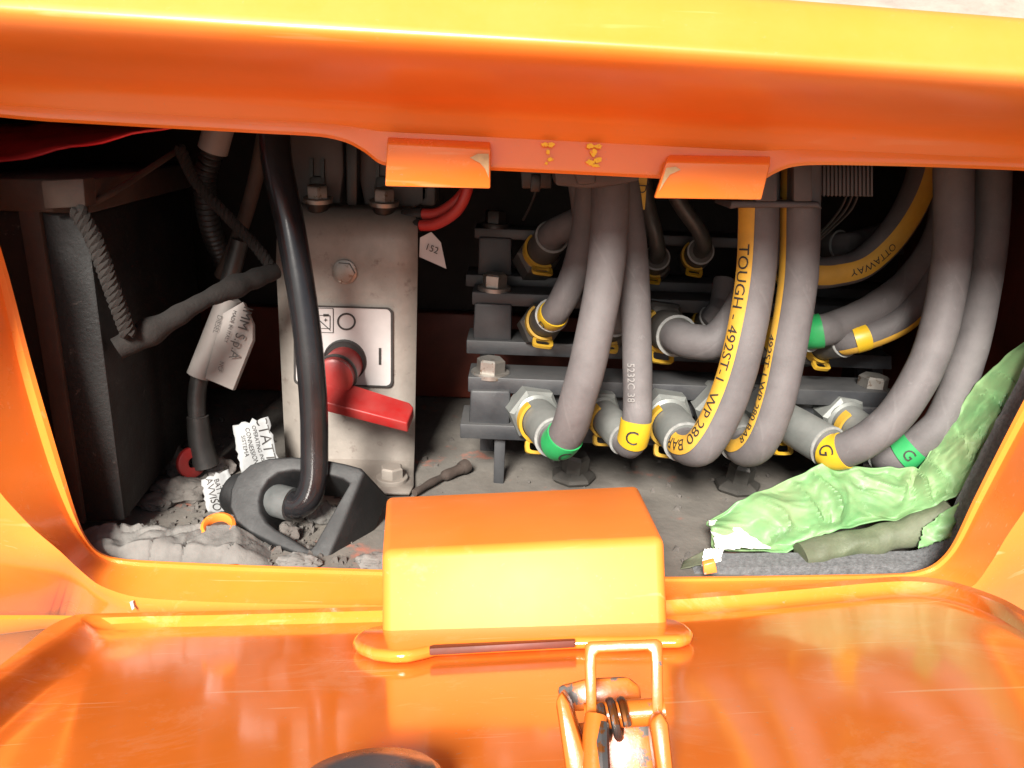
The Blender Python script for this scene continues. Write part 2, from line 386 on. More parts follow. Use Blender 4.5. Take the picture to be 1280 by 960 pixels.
sd_((106, 668), (72, 690), (10, 830), -.054, .12)
sd_((93, 635), (30, 655), (-300, 860), -.052, .10)
sd_((75, 575), (-25, 590), (-700, 760), -.058, .05)
sd_((40, 455), (-68, 460), (-900, 490), -.064, -.04)
sd_((1, 310), (-80, 310), (-900, 310), -.07, -.06)
sd_((-45, 190), (-120, 180), (-900, 160), -.07, -.07)
N_ST = len(st)
rows = []
def ring(f): rows.append([f(s) for s in st])
ring(lambda s: P(s[0][0] * .6 + s[2][0] * .4, s[0][1] * .6 + s[2][1] * .4, .022))
ring(lambda s: P(s[0][0] * .97 + s[2][0] * .03, s[0][1] * .97 + s[2][1] * .03, .003))
ring(lambda s: P(*s[0], -.001))
ring(lambda s: P(s[0][0] * .6 + s[1][0] * .4, s[0][1] * .6 + s[1][1] * .4, -.004))
ring(lambda s: P(*s[1], -.0045 if s[4] < -.01 else -.004))
ring(lambda s: P(s[1][0] * .3 + s[2][0] * .7, s[1][1] * .3 + s[2][1] * .7, s[4] * .75))
ring(lambda s: P(s[1][0] * .08 + s[2][0] * .92, s[1][1] * .08 + s[2][1] * .92, s[4] * .96))
ring(lambda s: P(s[2][0] * .93 + s[3][0] * .07, s[2][1] * .93 + s[3][1] * .07, s[4] * .97 + s[5] * .03))
ring(lambda s: P(s[2][0] * .8 + s[3][0] * .2, s[2][1] * .8 + s[3][1] * .2, s[4] * .8 + s[5] * .2))
ring(lambda s: P(*s[3], s[5]))
rows = [r + [r[0]] for r in rows]
rows_s = []
for r in rows:                                     # smooth the loop between stations
    out = []
    n = len(r) - 1
    for i in range(n):
        a, b, c, d = r[(i - 1) % n], r[i], r[(i + 1) % n], r[(i + 2) % n]
        lim = (c - b).length
        ta = (c - a) * .5; tb = (d - b) * .5
        if ta.length > lim: ta = ta.normalized() * lim
        if tb.length > lim: tb = tb.normalized() * lim
        for k in range(4):
            t = k / 4; h1 = 2 * t ** 3 - 3 * t * t + 1; h2 = t ** 3 - 2 * t * t + t; h3 = -2 * t ** 3 + 3 * t * t; h4 = t ** 3 - t * t
            out.append(b * h1 + ta * h2 + c * h3 + tb * h4)
    rows_s.append(out + [out[0]])
fr = mk('hatch_frame', sheet(rows_s), M['paint'], body)
# hood roll over the opening: profile (picture y at x = 640, slope, Y)
prof = [(174, .052, .0006), (168, .052, -.0020), (160, .053, -.0040), (150, .054, -.0053), (142, .055, -.0080), (136, .055, -.0135), (130, .056, -.0240), (124, .056, -.0400), (116, .057, -.0640), (106, .058, -.0880), (95, .059, -.1070), (83, .060, -.1210), (72, .061, -.1290), (63, .062, -.1330), (56, .062, -.1350), (51, .062, -.1356), (46, .062, -.1350), (40, .064, -.1330), (28, .067, -.1288), (8, .071, -.1225), (-20, .077, -.113), (-27, .078, -.106), (-26, .078, -.06), (-18, .078, .3)]
xs = [-900 + 3100 * i / 40 for i in range(41)]
rows = [[P(x, y + s * (x - 640) + (1.2 * math.sin(x / 170.) if 45 < y < 110 else 0), Y) for x in xs] for y, s, Y in prof]
mk('hood', sheet(rows), M['hood_paint'], body)
# hinge tabs folded out of the lip
def tab(pts, chip):
    # pts: picture corners: fold left, fold right, face top-right, face bottom-right, bottom-left, face top-left
    a, b, c, d, e, f = pts
    top_ = [P(*a, -.007), P(*b, -.007)]
    mid = [P(*f, -.017), P(*c, -.017)]
    bot = [P(*e, -.014), P(*d, -.014)]
    back = [v + V((0, .006, 0)) for v in bot]
    backt = [v + V((0, .006, -.002)) for v in mid]
    topb = [v + V((0, .008, -.004)) for v in top_]
    n = [top_, mid, bot, back, backt, topb, top_]
    vs = [v for r in n[:-1] for v in r]; fs = []
    for j in range(6):
        k = (j + 1) % 6; fs.append((2 * j, 2 * j + 1, 2 * k + 1, 2 * k))
    fs += [(0, 2, 4, 6, 8, 10), (11, 9, 7, 5, 3, 1)]
    o = mk('hinge_tab', bevel((vs, fs), .0014, 2, 20), M['paint'], body)
    u = (mid[1] - mid[0]); v = bot[0] - mid[0]; nrm = u.cross(v).normalized()
    if nrm.y > 0: nrm = -nrm
    poly = []
    for s, t in chip: poly.append(mid[0] + u * s + (v if s < .5 else bot[1] - mid[1]) * t + nrm * .0012)
    mk('paint_chip', (poly, [tuple(range(len(poly)))]), M['prime'], o, smooth=False)
tab([(484, 171), (613, 177), (613, 186), (613, 236), (481, 233), (484, 179)], [(.80, .24), (.88, .13), (.985, .12), (.985, .72), (.95, .50), (.90, .36)])
tab([(836, 193), (964, 195), (963, 205), (952, 250), (818, 248), (833, 202)], [(.015, .16), (.10, .12), (.16, .2), (.07, .34), (.045, .55), (.02, .8)])
for (x, y, s_, w_, h_) in ((681, 181, 1, 5, 3), (689, 181, 1, 4.5, 3.4), (685, 190, 1, 2.6, 3), (688, 199, 1, 4, 2.6), (683, 204, 1, 2, 2),
                         (738, 182, 1, 5, 3.6), (748, 183, 1, 5, 3.2), (742, 191, 1, 4.5, 4.5), (748, 200, 1, 4.6, 4), (738, 203, 1, 5.2, 3.6), (745, 207, 1, 5, 2.2)):
    vs = []
    for k in range(22):
        q = 2 * math.pi * k / 22; rr = .7 + .5 * random.random(); vs.append(P(x + w_ * rr * math.cos(q), y + h_ * rr * math.sin(q), -.0058))
    mk('paint_drip', prism(vs, (0, .0025, 0)), M['yellowpaint'], body)
# inside of the compartment
mk('floor_plate', sheet([[(x, y, FLOOR + .0015 * mnoise.noise(V((x * 30, y * 30, 0)))) for x in [-.62 + .02 * i for i in range(63)]] for y in [.004 + .015 * i for i in range(36)]]), M['floor'], body)
mk('cross_member', box((-.06, .515, -.075), (1.1, .025, .13), None, .004), M['sidewall'], body)
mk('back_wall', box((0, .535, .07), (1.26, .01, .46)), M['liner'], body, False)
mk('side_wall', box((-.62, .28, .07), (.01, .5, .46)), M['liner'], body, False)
mk('side_wall', box((.56, .28, .07), (.01, .5, .46)), M['sidewall'], body, False, label='inner wall on the right, orange paint coloured red brown for shade')
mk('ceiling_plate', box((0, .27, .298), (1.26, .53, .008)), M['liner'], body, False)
# lower flange of the panel at the left corner
mk('lower_flange', sheet([[P(x, 769 + (x > 60) * 1, -.016) for x in (-160, -60, 0, 60, 110)], [P(x, 774, -.021) for x in (-160, -60, 0, 60, 110)], [P(x, 799 - .12 * (x + 60), -.016) for x in (-160, -60, 0, 60, 110)], [P(x, 801 - .12 * (x + 60), .02) for x in (-160, -60, 0, 60, 110)]]), M['paint'], body)
mk('chassis_panel', box((-.1, .40, -.55), (1.3, .1, .72)), M['liner'], body, False)
# foam seal strip inside the rim, bottom right
fp = [P(x_, y_, .042) for x_, y_ in ((868, 722), (900, 716), (1000, 714), (1120, 712), (1164, 707), (1198, 678), (1222, 632), (1258, 562), (1290, 502), (1345, 400))]
fpath = Path(fp, 10, V((0, -1, 0)))
vs, fs = [], []
prf = [(-.011, -.010), (.011, -.010), (.013, .012), (-.013, .012)]
m = 60
for j in range(m + 1):
    p, t, a, b = fpath.at(fpath.L * j / m)
    for u, q in prf:
        vs.append(p + b * u * (1 + .12 * mnoise.noise(p * 90)) + V((0, q, 0)))
for j in range(m):
    for k in range(4): fs.append((j * 4 + k, j * 4 + (k + 1) % 4, j * 4 + 4 + (k + 1) % 4, j * 4 + 4 + k))
fs += [(3, 2, 1, 0), tuple(m * 4 + k for k in range(4))]
mk('foam_seal', (vs, fs), M['foam'], body)

# ------------------------------------------------------------------ hatch door folded down in front
TILT = R(23)
d0 = P(150, 768, -.047); d1 = P(1130, 722, -.038)
ev = (d1 - d0).normalized()
dv = V((0, -math.cos(TILT), math.sin(TILT))); dv = (dv - ev * dv.dot(ev)).normalized()
nd = dv.cross(ev).normalized()
if nd.z < 0: nd = -nd
def D(px, py, h=0): return PP(px, py, d0 + nd * h, nd)
door = thing('hatch_door', D(640, 860), 'orange hatch door folded open with raised box and latch', 'hatch door')
O_ = [(-160, 965), (-60, 882), (0, 832), (27, 811), (60, 784), (88, 771), (118, 767), (300, 763), (475, 758), (660, 752), (840, 744), (1000, 731), (1100, 722), (1150, 721), (1190, 727), (1240, 743), (1280, 763), (1420, 850), (1560, 940)]
I_ = [(-160, 1075), (-60, 980), (2, 925), (50, 882), (96, 842), (128, 812), (160, 793), (310, 788), (475, 784), (660, 779), (840, 773), (1000, 761), (1095, 752), (1145, 751), (1185, 757), (1230, 772), (1270, 795), (1410, 885), (1550, 975)]
H = .011
rows = [[D(x, y, H) - nd * .03 + V((0, .004, 0)) for x, y in O_], [D(x, y, H) - nd * .003 + V((0, .002, 0)) for x, y in O_], [D(x, y, H) for x, y in O_]]
for t, h in ((.2, .0092), (.5, .0045), (.75, .0012), (1.0, 0)):
    rows.append([D(a[0] + (b[0] - a[0]) * t, a[1] + (b[1] - a[1]) * t, h) for a, b in zip(O_, I_)])
nI = len(I_)
for t in (.06, .2, .45, .7, 1):
    rows.append([D(b[0] + ((-420 + 2100 * i / (nI - 1)) - b[0]) * t, b[1] + (1230 - b[1]) * t, .0006 * mnoise.noise(V((i * .6, t * 4, 0)))) for i, b in enumerate(I_)])
rows_s = []
for r in rows: rows_s.append(catmull(r, 4))
mk('panel', sheet(rows_s), M['door_paint'], door)
# raised box
b0, b1 = D(478, 802, .002), D(835, 792, .002)
nb = (dv * math.cos(R(12)) + nd * math.sin(R(12))); eb = (b1 - b0).normalized(); nb = (nb - eb * nb.dot(eb)).normalized()
c0, c1 = PP(478, 688, b0, nb), PP(830, 671, b0, nb)
nu = V((0, -math.cos(R(106)), math.sin(R(106))))
nu = (nu - eb * nu.dot(eb)).normalized()
u0, u1 = PP(483, 621, c0, nu), PP(798, 607, c0, nu)
down = -nd
pts = [b0, b1, c0, c1, u0, u1]
for q in (u0, u1): pts.append(q - nd * max(.02, (q - d0).dot(nd) - .035))
mk('hinge_box', bevel(hull(pts), .006, 4, 20), M['box_paint'], door)
fl = [D(x, y, .001) for x, y in ((441, 814), (443, 808), (449, 803), (460, 798), (480, 794), (640, 790), (836, 786), (850, 789), (861, 795), (867, 802), (864, 808), (852, 812), (720, 813), (545, 822), (530, 826), (512, 830), (490, 831), (466, 828), (448, 821))]
mk('weld_flange', bevel(prism(fl, nd * .0075), .0042, 4, 30), M['door_paint'], door)
mk('slot_shade', bevel(prism([D(x, y, .0040) for x, y in ((537, 814.5), (719, 806.5), (719, 809.5), (537, 819.5))], nd * .0041), .0006), M['sidewall'], door)  # solid dark strip standing in for the shade inside the recess
# rubber pad at the bottom edge
c = D(462, 1003, 0); rx = (D(554, 1003, 0) - D(370, 1003, 0)).length / 2
mk('rubber_pad', lathe(c, nd, [(0, rx), (.004, rx), (.008, rx * .97), (.0105, rx * .86), (.011, rx * .5), (.011, 0.0001)], 48), M['rubberpad'], door)
# toggle latch standing on the door
la = thing('latch', D(780, 930), None, None); 
del_ = la
la.parent = door; la.location = ORG[la] - ORG[door]
lp0 = D(782, 990, .0); fw = (dv * .55 + nd * -.35).normalized()
ln = (dv * .97 + nd * .24).normalized(); ln = (ln - eb * ln.dot(eb)).normalized()
def LQ(px, py, off=0): return PP(px, py, lp0 + ln * off, ln)
loop = []
cor = [((733, 893), 0), ((731, 830), 0), ((731, 806), 0), ((737, 802), 0), ((770, 801), 0), ((821, 799), 0), ((828, 803), 0), ((828, 824), 0), ((829, 893), 0)]
vs, fs = [], []
inn = [(746, 893), (745, 836), (745, 820), (749, 816), (772, 815), (809, 813), (813, 816), (814, 830), (815, 893)]
for (o1, _), i1 in zip(cor, inn):
    vs += [LQ(*o1, .0), LQ(*i1, .0), LQ(*i1, -.016), LQ(*o1, -.016)]
for j in range(len(cor) - 1):
    for k in range(4): fs.append((j * 4 + k, j * 4 + (k + 1) % 4, j * 4 + 4 + (k + 1) % 4, j * 4 + 4 + k))
fs += [(3, 2, 1, 0), tuple((len(cor) - 1) * 4 + k for k in range(4))]
mk('latch_loop', bevel((vs, fs), .0015, 2, 35), M['worn'], la)
a, b = LQ(738, 895, -.005), LQ(824, 889, -.005)
mk('latch_pin', lathe(a - (b - a) * .08, b - a, [(0, .0048), ((b - a).length * 1.16, .0048)], 16), M['worn'], la)
for pts in (((694, 876), (702, 862), (712, 880), (742, 975), (735, 1000), (712, 1000)), ((812, 902), (826, 888), (836, 905), (846, 1000), (826, 1000))):
    mk('side_plate', bevel(prism([LQ(x, y, .010) for x, y in pts], -ln * .024), .0018, 2, 35), M['worn'], la)
mk('cross_strap', bevel(prism([LQ(x, y, -.026) for x, y in ((697, 858), (735, 848), (785, 846), (800, 858), (803, 885), (700, 890))], -ln * .004), .0015), M['worn'], la)
mk('back_plate', bevel(prism([LQ(x, y, -.02) for x, y in ((715, 905), (822, 895), (835, 1010), (730, 1010))], -ln * .004), .0012), M['worn'], la)
ax = (b - a).normalized(); a2, b2 = ortho(ax); hp = []
for k in range(70):
    q = k / 69 * 2 * math.pi * 2.2; hp.append(LQ(752, 900, -.003) + ax * (.009 * k / 69) + (a2 * math.cos(q) + b2 * math.sin(q)) * .0062)
mk('spring', Path(hp, 1).tube(.0016, 8, steps=140), M['steelshine'], la)
mk('spring_arm', Path([LQ(752, 905, .006), LQ(752, 930, .009), LQ(756, 1010, .012)], 6).tube(.0026, 8), M['steelshine'], la)
mk('lever_rod', Path([LQ(745, 895, .004), LQ(742, 930, .007), LQ(745, 1010, .012)], 6).tube(.0042, 10), M['worn'], la)

# ------------------------------------------------------------------ clamp rack (three stepped rows of rails)
rack = thing('manifold_rack', P(620, 612, .25), 'dark grey steel rack with three stepped rows of rails', 'manifold')
SL = .038
def rail(x0, x1, ya, yb, Y, dep): return slab([(x0, ya), (x1, ya + SL * (x1 - x0)), (x1, yb + SL * (x1 - x0)), (x0, yb)], Y, dep)
# lower row
mk('rail', rail(585, 1112, 471, 490, .215, .055), M['steel'], rack)
mk('rail', rail(575, 1100, 530, 548, .205, .065), M['steel'], rack)
mk('rail', rail(640, 1105, 486, 512, .232, .012), M['steel'], rack)
mk('end_block', slab([(588, 488), (638, 489), (637, 533), (586, 531)], .211, .05, .003), M['steel'], rack)
mk('end_block', slab([(1066, 508), (1106, 510), (1104, 560), (1064, 556)], .213, .05, .003), M['steel'], rack)
# middle row
mk('rail', rail(590, 1115, 365, 381, .275, .05), M['steel'], rack)
mk('rail', rail(583, 1115, 425, 442, .265, .06), M['steel'], rack)
mk('end_block', slab([(593, 379), (640, 381), (639, 428), (591, 426)], .271, .05, .003), M['steel'], rack)
# upper row
mk('rail', rail(593, 1130, 285, 298, .335, .05), M['steel'], rack)
mk('rail', rail(582, 1130, 343, 358, .325, .06), M['steel'], rack)
mk('end_block', slab([(598, 296), (640, 298), (640, 346), (597, 344)], .331, .05, .003), M['steel'], rack)
UPB = V((0, 0, 1)) + V((.03, 0, 0))
for x, y, Y, r in ((613, 467, .235, .0165), (1089, 488, .24, .0165), (618, 361, .293, .0145), (619, 282, .35, .013)):
    wsh, hd = hexbolt(P(x, y, Y), UPB, r, .017)
    bo = mk('bolt', join(hd, wsh), M['black' if y == 282 else 'boltm'], rack)
mk('leg', slab([(618, 546), (632, 547), (628, 640), (616, 640)], .215, .006), M['steel'], rack)
mk('leg', slab([(1064, 560), (1080, 561), (1078, 640), (1064, 640)], .225, .006), M['steel'], rack)
mk('leg', slab([(600, 440), (618, 441), (616, 640), (600, 640)], .31, .01), M['steel'], rack)
mk('leg', slab([(1072, 460), (1088, 461), (1086, 640), (1072, 640)], .31, .01), M['steel'], rack)
mk('leg', slab([(604, 355), (618, 355), (618, 480), (604, 480)], .378, .01), M['steel'], rack)
mk('leg', slab([(1090, 370), (1104, 370), (1104, 490), (1090, 490)], .378, .01), M['steel'], rack)

# ------------------------------------------------------------------ hydraulic hoses
HG = 'hydraulic hoses plugged into the rack'
def fitting(par, N, E, r, m='zinc', clip=True, nut=1.7, tagang=None, mid=None):
    N, E = V(N), V(E); ax = (E - N).normalized(); Ln = (E - N).length
    mk('nut', lathe(N - ax * .02, ax, [(0, r * nut * .96), (.002, r * nut), (.026, r * nut), (.030, r * nut * .86)], 6, ph=.4), M[m], par, False)
    f = mk('ferrule', lathe(N, ax, [(0, r * 1.28), (.004, r * 1.36), (.010, r * 1.36), (.012, r * 1.16), (Ln * .5, r * 1.22), (Ln * .97, r * 1.22), (Ln, r * 1.15), (Ln + .0005, r * .9)], 28), M[m], par)
    mk('rim', lathe(E - ax * .0016, ax, [(0, r * 1.2), (.0003, r * 1.25), (.0018, r * 1.25), (.0022, r * 1.1)], 28, cap=False), M['whiteline'], f)
    if clip:
        a, b = ortho(ax)
        # clip arc on the side that faces the camera and down-left, loop tag below
        c0 = N + ax * (Ln * .33)
        vw = (CAM - c0); vw = (vw - ax * vw.dot(ax)).normalized()
        low = V((0, 0, -1)) - UPV * .2 - RGT * .15; low = (low - ax * low.dot(ax)).normalized()
        th = math.atan2(low.dot(b), low.dot(a)) if tagang is None else tagang
        rr = r * 1.36
        g1 = lathe(c0, ax, [(-.0048, rr * .95), (-.0048, rr * 1.07), (.0048, rr * 1.07), (.0048, rr * .93)], 18, cap=False, a0=th - 2.4, a1=th + .5)
        cc = c0 + low * (rr * 1.02); sd2 = ax.cross(low)
        w2, h2 = r * .80, r * .52
        lp = []
        for k in range(16):
            q = 2 * math.pi * k / 16; cx, cy = math.cos(q), math.sin(q)
            lp.append((math.copysign(abs(cx) ** .5, cx) * w2, math.copysign(abs(cy) ** .5, cy) * h2))
        vs, fs = [], []
        for u, v in lp:
            for sc, e in ((1, -.002), (1, .002), (.58, .002), (.58, -.002)):
                vs.append(cc + sd2 * (u * (sc + (.1 if sc < 1 else 0))) + (low * .75 + ax * .5) * (v * sc + h2 * .7) + (ax * .75 - low * .5) * e)
        for k in range(16):
            k2 = (k + 1) % 16
            for q in range(4): fs.append((k * 4 + q, k * 4 + (q + 1) % 4, k2 * 4 + (q + 1) % 4, k2 * 4 + q))
        mk('retainer_clip', join(g1, (vs, fs)), M['yplastic'], par)
    return f
def hose(label, pts, r_full, N=None, E=None, band=None, stripe=None, txt=None, fm='zinc', clip=True, nut=1.72, tube_mat='hose', ltxt=None, seg=24, stub=True):
    """pts run from the top of the hose down to its ferrule"""
    r = r_full * .92
    w3 = [P(*p) for p in pts]
    if E is not None:
        Ew, Nw = P(*E), P(*N); ax = (Ew - Nw).normalized()
        w3 = w3 + [Ew + ax * r * .75, Ew - ax * .012]
    pth = Path(w3, 16)
    h = thing('hydraulic_hose', w3[-1], label, 'hose', HG)
    tb = mk('tube', pth.tube(r, seg, steps=int(pth.L / .0045), jit=.018), M[tube_mat], h)
    if E is not None: fitting(h, Nw, Ew, r, fm, clip, nut)
    if stripe:
        a0, a1, m0, m1 = [R(q) for q in stripe]      # angles at the top and at the bottom
        lo = lambda d: a0 + (m0 - a0) * d / pth.L
        hi = lambda d: a1 + (m1 - a1) * d / pth.L
        mk('stripe', pth.tube(r * 1.0 + .0009, 8, steps=int(pth.L / .005), th0=lo, th1=hi, d1=pth.L - .016), M['stripe'], tb)
    if txt:
        for (s, size, d_mid, sx) in txt:
            vs2, fs2 = text2d(s, size, sx); out = []
            for x, y in vs2:
                d = d_mid + x
                if stripe:
                    cen = .5 * (lo(d) + hi(d))
                else: cen = R(ltxt or 0)
                out.append(pth.surf(d, cen - y / r, r + .0016))
            mk('lettering', (out, fs2), M['ink' if stripe else 'greyink'], tb)
    if band:
        col, ch, dd, wd, sz = band
        bd = mk('band', pth.tube(r + .0013, 24, d0=pth.L - dd - wd, d1=pth.L - dd, steps=6, cap=True), M[col], h)
        if ch:
            dm = pth.L - dd - wd / 2; p, t, a, b = pth.at(dm); vw = (CAM - p).normalized()
            th = math.atan2(vw.dot(b), vw.dot(a)) + (band_shift.get(label, 0))
            vs2, fs2 = text2d(ch, sz)
            mk('lettering', ([pth.surf(dm - y, th - x / r, r + .0020) for x, y in vs2], fs2), M['ink'], bd)
    return h, pth
band_shift = {}
L1 = 'grey hose with green band, leftmost of the lower row'; band_shift[L1] = -.75
hose(L1, [(765, 120, .135), (764, 210, .13), (758, 330, .112), (738, 440, .098), (722, 500, .094), (712, 534, .100)], .0192, (668, 516, .205), (694, 547, .128), ('gtape', 'C', .024, .018, .016))
L2 = 'grey hose with yellow C band beside the green banded one'; band_shift[L2] = .1
hose(L2, [(765, 150, .17), (780, 230, .165), (792, 330, .155), (796, 430, .142), (797, 500, .128), (795, 530, .122)], .0160, (748, 512, .21), (782, 549, .142), ('ytape', 'C', .032, .024, .018), txt=[('5232C 38', .010, .255, 1.0)], ltxt=25)
L3 = 'thick hose with wide lettered yellow stripe, left of the striped pair'
hose(L3, [(948, 140, .12), (948, 250, .118), (944, 350, .112), (926, 450, .103), (904, 515, .098), (880, 556, .100)], .0196, (832, 520, .205), (856, 553, .135), stripe=(3, 58, 28, 92), txt=[('TOUGH - 492ST-1  WP 280 BAR', .0155, .235, 1.12)])
L4 = 'hose with narrow yellow stripe, right of the striped pair'
hose(L4, [(1003, 140, .125), (1001, 250, .122), (998, 350, .115), (982, 450, .107), (968, 510, .102), (950, 552, .104)], .0190, (899, 512, .21), (926, 554, .138), stripe=(40, 74, 44, 86), txt=[('492ST-1 WP 280 BAR', .0115, .26, 1.1)])
L5 = 'grey hose with yellow G band curving up to the right'; band_shift[L5] = .1
hose(L5, [(1191, 130, .145), (1192, 225, .14), (1190, 320, .13), (1168, 430, .115), (1130, 505, .103), (1090, 545, .098)], .0188, (962, 515, .21), (1035, 558, .125), ('ytape', 'G', .017, .016, .016))
L6 = 'grey hose with green band, rightmost, resting on green bag'; band_shift[L6] = -.2
hose(L6, [(1240, 130, .16), (1240, 225, .155), (1234, 320, .147), (1214, 430, .135), (1184, 515, .122), (1160, 545, .118)], .0180, (1052, 520, .222), (1108, 566, .14), ('gtape', 'G', .034, .017, .014), nut=1.7)
# middle row
L7 = 'short hose with yellow D band, leftmost of middle row'
hose(L7, [(738, 190, .20), (734, 270, .20), (722, 330, .197), (706, 370, .19)], .0160, (676, 406, .262), (690, 394, .205), ('ytape', 'D', .010, .013, .011), fm='darkfit')
hose('hose almost hidden behind the two left front hoses', [(722, 160, .215), (730, 240, .21), (742, 310, .21), (760, 370, .215)], .0165, (760, 412, .265), (768, 400, .225), fm='darkfit')
hose('short grey hose bending up behind the striped pair', [(960, 250, .2), (950, 330, .19), (925, 390, .178), (895, 425, .172), (868, 427, .18)], .0200, (825, 408, .262), (846, 420, .205), fm='darkfit')
hose('dark brown hose with green band behind the striped pair', [(1192, 200, .24), (1178, 290, .235), (1140, 350, .225), (1090, 388, .215), (1045, 408, .21)], .0190, (960, 420, .262), (1012, 415, .215), ('gtape', '=', .013, .014, .012), fm='darkfit')
hose('dark hose with orange stripe below the green banded one', [(1205, 240, .225), (1190, 310, .215), (1160, 365, .205), (1130, 398, .2), (1098, 415, .2)], .0150, (1010, 434, .262), (1056, 427, .21), ('ytape', None, .026, .012, .01), stripe=(-95, -50, -95, -50), fm='darkfit')
hose('stub hose with yellow clip deep in the middle row', [(905, 350, .29), (900, 380, .275)], .013, (878, 408, .30), (890, 396, .27), fm='darkfit')
# upper row
hose('short thick hose, leftmost of the upper row', [(800, 215, .255), (750, 258, .25), (722, 277, .252)], .0170, (672, 322, .325), (690, 296, .275), fm='darkfit')
L14 = 'hose with yellow stripe curving up right in upper row'
hose(L14, [(1165, 150, .26), (1152, 225, .255), (1122, 285, .245), (1080, 328, .235), (1040, 340, .235)], .0185, (985, 335, .325), (1010, 340, .25), stripe=(-2, -58, 0, -75), txt=[('OTTAWAY', .010, .165, 1)], fm='darkfit')
hose('dark hose with yellow ring deep behind in upper row', [(1130, 285, .32), (1095, 296, .315), (1072, 303, .31)], .0150, (1015, 308, .34), (1050, 306, .305), ('ytape', None, .004, .007, .01), fm='darkfit')
# bent steel tubes of the upper row
TG = 'bent steel tubes in the upper row'
for lab, pts, N, E in (('bent dark steel tube hidden partly by the grey hose', [(800, 170, .29), (808, 250, .285), (818, 290, .28), (822, 312, .285)], (818, 334, .33), (821, 322, .30)), ('bent shiny steel tube standing free under the right hinge tab', [(820, 190, .28), (848, 250, .275), (872, 285, .272), (880, 305, .278)], (868, 322, .33), (876, 314, .295))):
    h = thing('steel_tube', P(*E), lab, 'tube', TG)
    p = Path([P(*q) for q in pts] + [P(*E)], 14); mk('tube', p.tube(.0092, 18, steps=50), M['darkfit'], h)
    fitting(h, P(*N), P(*E), .0125, 'darkfit', True, 1.5)
# yellow D label strip hung beside the left bundle
yt = mk('hanging_label', prism([P(794, 222, .16), P(809, 222, .16), P(806, 262, .165), P(797, 262, .165)], (0, .001, 0)), M['ytape'])
props(yt, 'narrow yellow label strip with D beside the left bundle', 'label')
mk('lettering', text_plane('D', .012, P(802, 236, .1585), (0, 0, -1), (1, 0, 0), .0006), M['ink'], yt)
# hose clamps under the lip
cl = thing('hose_clamp', P(730, 225, .12), 'dark plastic clamp holding the left pair of hoses', 'clamp', 'plastic hose clamps under the lip')
mk('saddle', slab([(692, 205), (800, 208), (800, 226), (770, 232), (735, 236), (694, 232)], .098, .06, .003), M['clampm'], cl)
mk('jaw', slab([(715, 205), (745, 206), (745, 230), (722, 232)], .090, .02, .003), M['clampm'], cl)
cl2 = thing('hose_clamp', P(985, 250, .1), 'dark plastic clamp holding the striped pair of hoses', 'clamp', 'plastic hose clamps under the lip')
mk('saddle', slab([(914, 251), (1024, 252), (1029, 262), (1020, 260), (922, 260), (912, 262)], .094, .06, .002), M['clampm'], cl2)
mk('post', slab([(992, 200), (1016, 200), (1016, 252), (992, 252)], .092, .012, .002), M['clampm'], cl2)
mk('post', slab([(944, 205), (972, 205), (972, 252), (944, 252)], .092, .012, .002), M['clampm'], cl2)
cn = thing('ribbed_connector', P(1055, 240, .11), 'dark ribbed plastic connector right of the striped pair', 'connector')
mk('housing', slab([(1026, 206), (1092, 209), (1092, 246), (1026, 244)], .115, .03, .002), M['clampm'], cn)
for k in range(13):
    x = 1029 + k * 5; mk('rib', slab([(x, 206), (x + 2.4, 206), (x + 2.4, 246), (x, 245)], .112, .004, .0005), M['clampm'], cn)
for k in range(3):
    mk('wire', Path([P(1058 + k * 7, 245, .12), P(1050 + k * 7, 262, .125), P(1034 + k * 5, 282, .14), P(1015, 300 + k * 4, .16)], 8).tube(.0012, 6), M['black'], cn)
cn = thing('small_connector', P(665, 235, .2), 'small dark plug hanging left of the left hose bundle', 'connector')
mk('housing', slab([(650, 200), (690, 202), (690, 236), (652, 236)], .2, .03, .002), M['black'], cn)
mk('tab', slab([(664, 218), (676, 218), (675, 240), (663, 240)], .195, .01, .001), M['black'], cn)
mk('wire', Path([P(670, 238, .205), P(664, 255, .21), P(654, 275, .23)], 8).tube(.0014, 6), M['black'], cn)

# ------------------------------------------------------------------ battery isolator on its bracket
iso = thing('battery_isolator', PZ(440, 612, FLOOR), 'steel bracket with red battery isolator switch', 'switch')
pr = [(255, .29, 366, 515), (262, .268, 362, 517), (270, .255, 356, 520), (282, .246, 350, 522), (300, .2415, 346, 522), (330, .24, 345, 522), (560, .24, 356, 518), (574, .238, 357, 517.5)]
rows = []
for y, Y, xa, xb in pr:
    rows.append([P(xa + (xb - xa) * k / 6, y + .03 * ((xa + (xb - xa) * k / 6) - 440), Y) for k in range(7)])
last = rows[-1]; zf = FLOOR + .006
for k_, (py, sh) in enumerate(((588, 0), (604, 0), (614, 6))):
    rows.append([PZ(358 + sh + (517 - sh * 2.0 - 358) * k / 6, py + .03 * (358 + 159 * k / 6 - 440), zf) for k in range(7)])
thicken(mk('bracket', sheet(rows), M['plate'], iso), .003, 1)
FY = .2375
def fp_(x, y, d=0): return P(x, y, FY - d)
def flat(pts, d): return ([fp_(x, y, d) for x, y in pts], [tuple(range(len(pts)))])
def rrect(x0, y0, x1, y1, rad, n=5, sk=.03):
    out = []
    for cx, cy, q in ((x1 - rad, y0 + rad, -90), (x1 - rad, y1 - rad, 0), (x0 + rad, y1 - rad, 90), (x0 + rad, y0 + rad, 180)):
        for k in range(n + 1):
            a = R(q + 90 * k / n); x = cx + rad * math.cos(a); out.append((x, cy + rad * math.sin(a) + sk * (x - 440)))
    return out
stk = mk('sticker', prism([fp_(x, y, .0012) for x, y in rrect(368, 384, 490, 482, 7)], (0, .001, 0)), M['sticker'], iso, False)
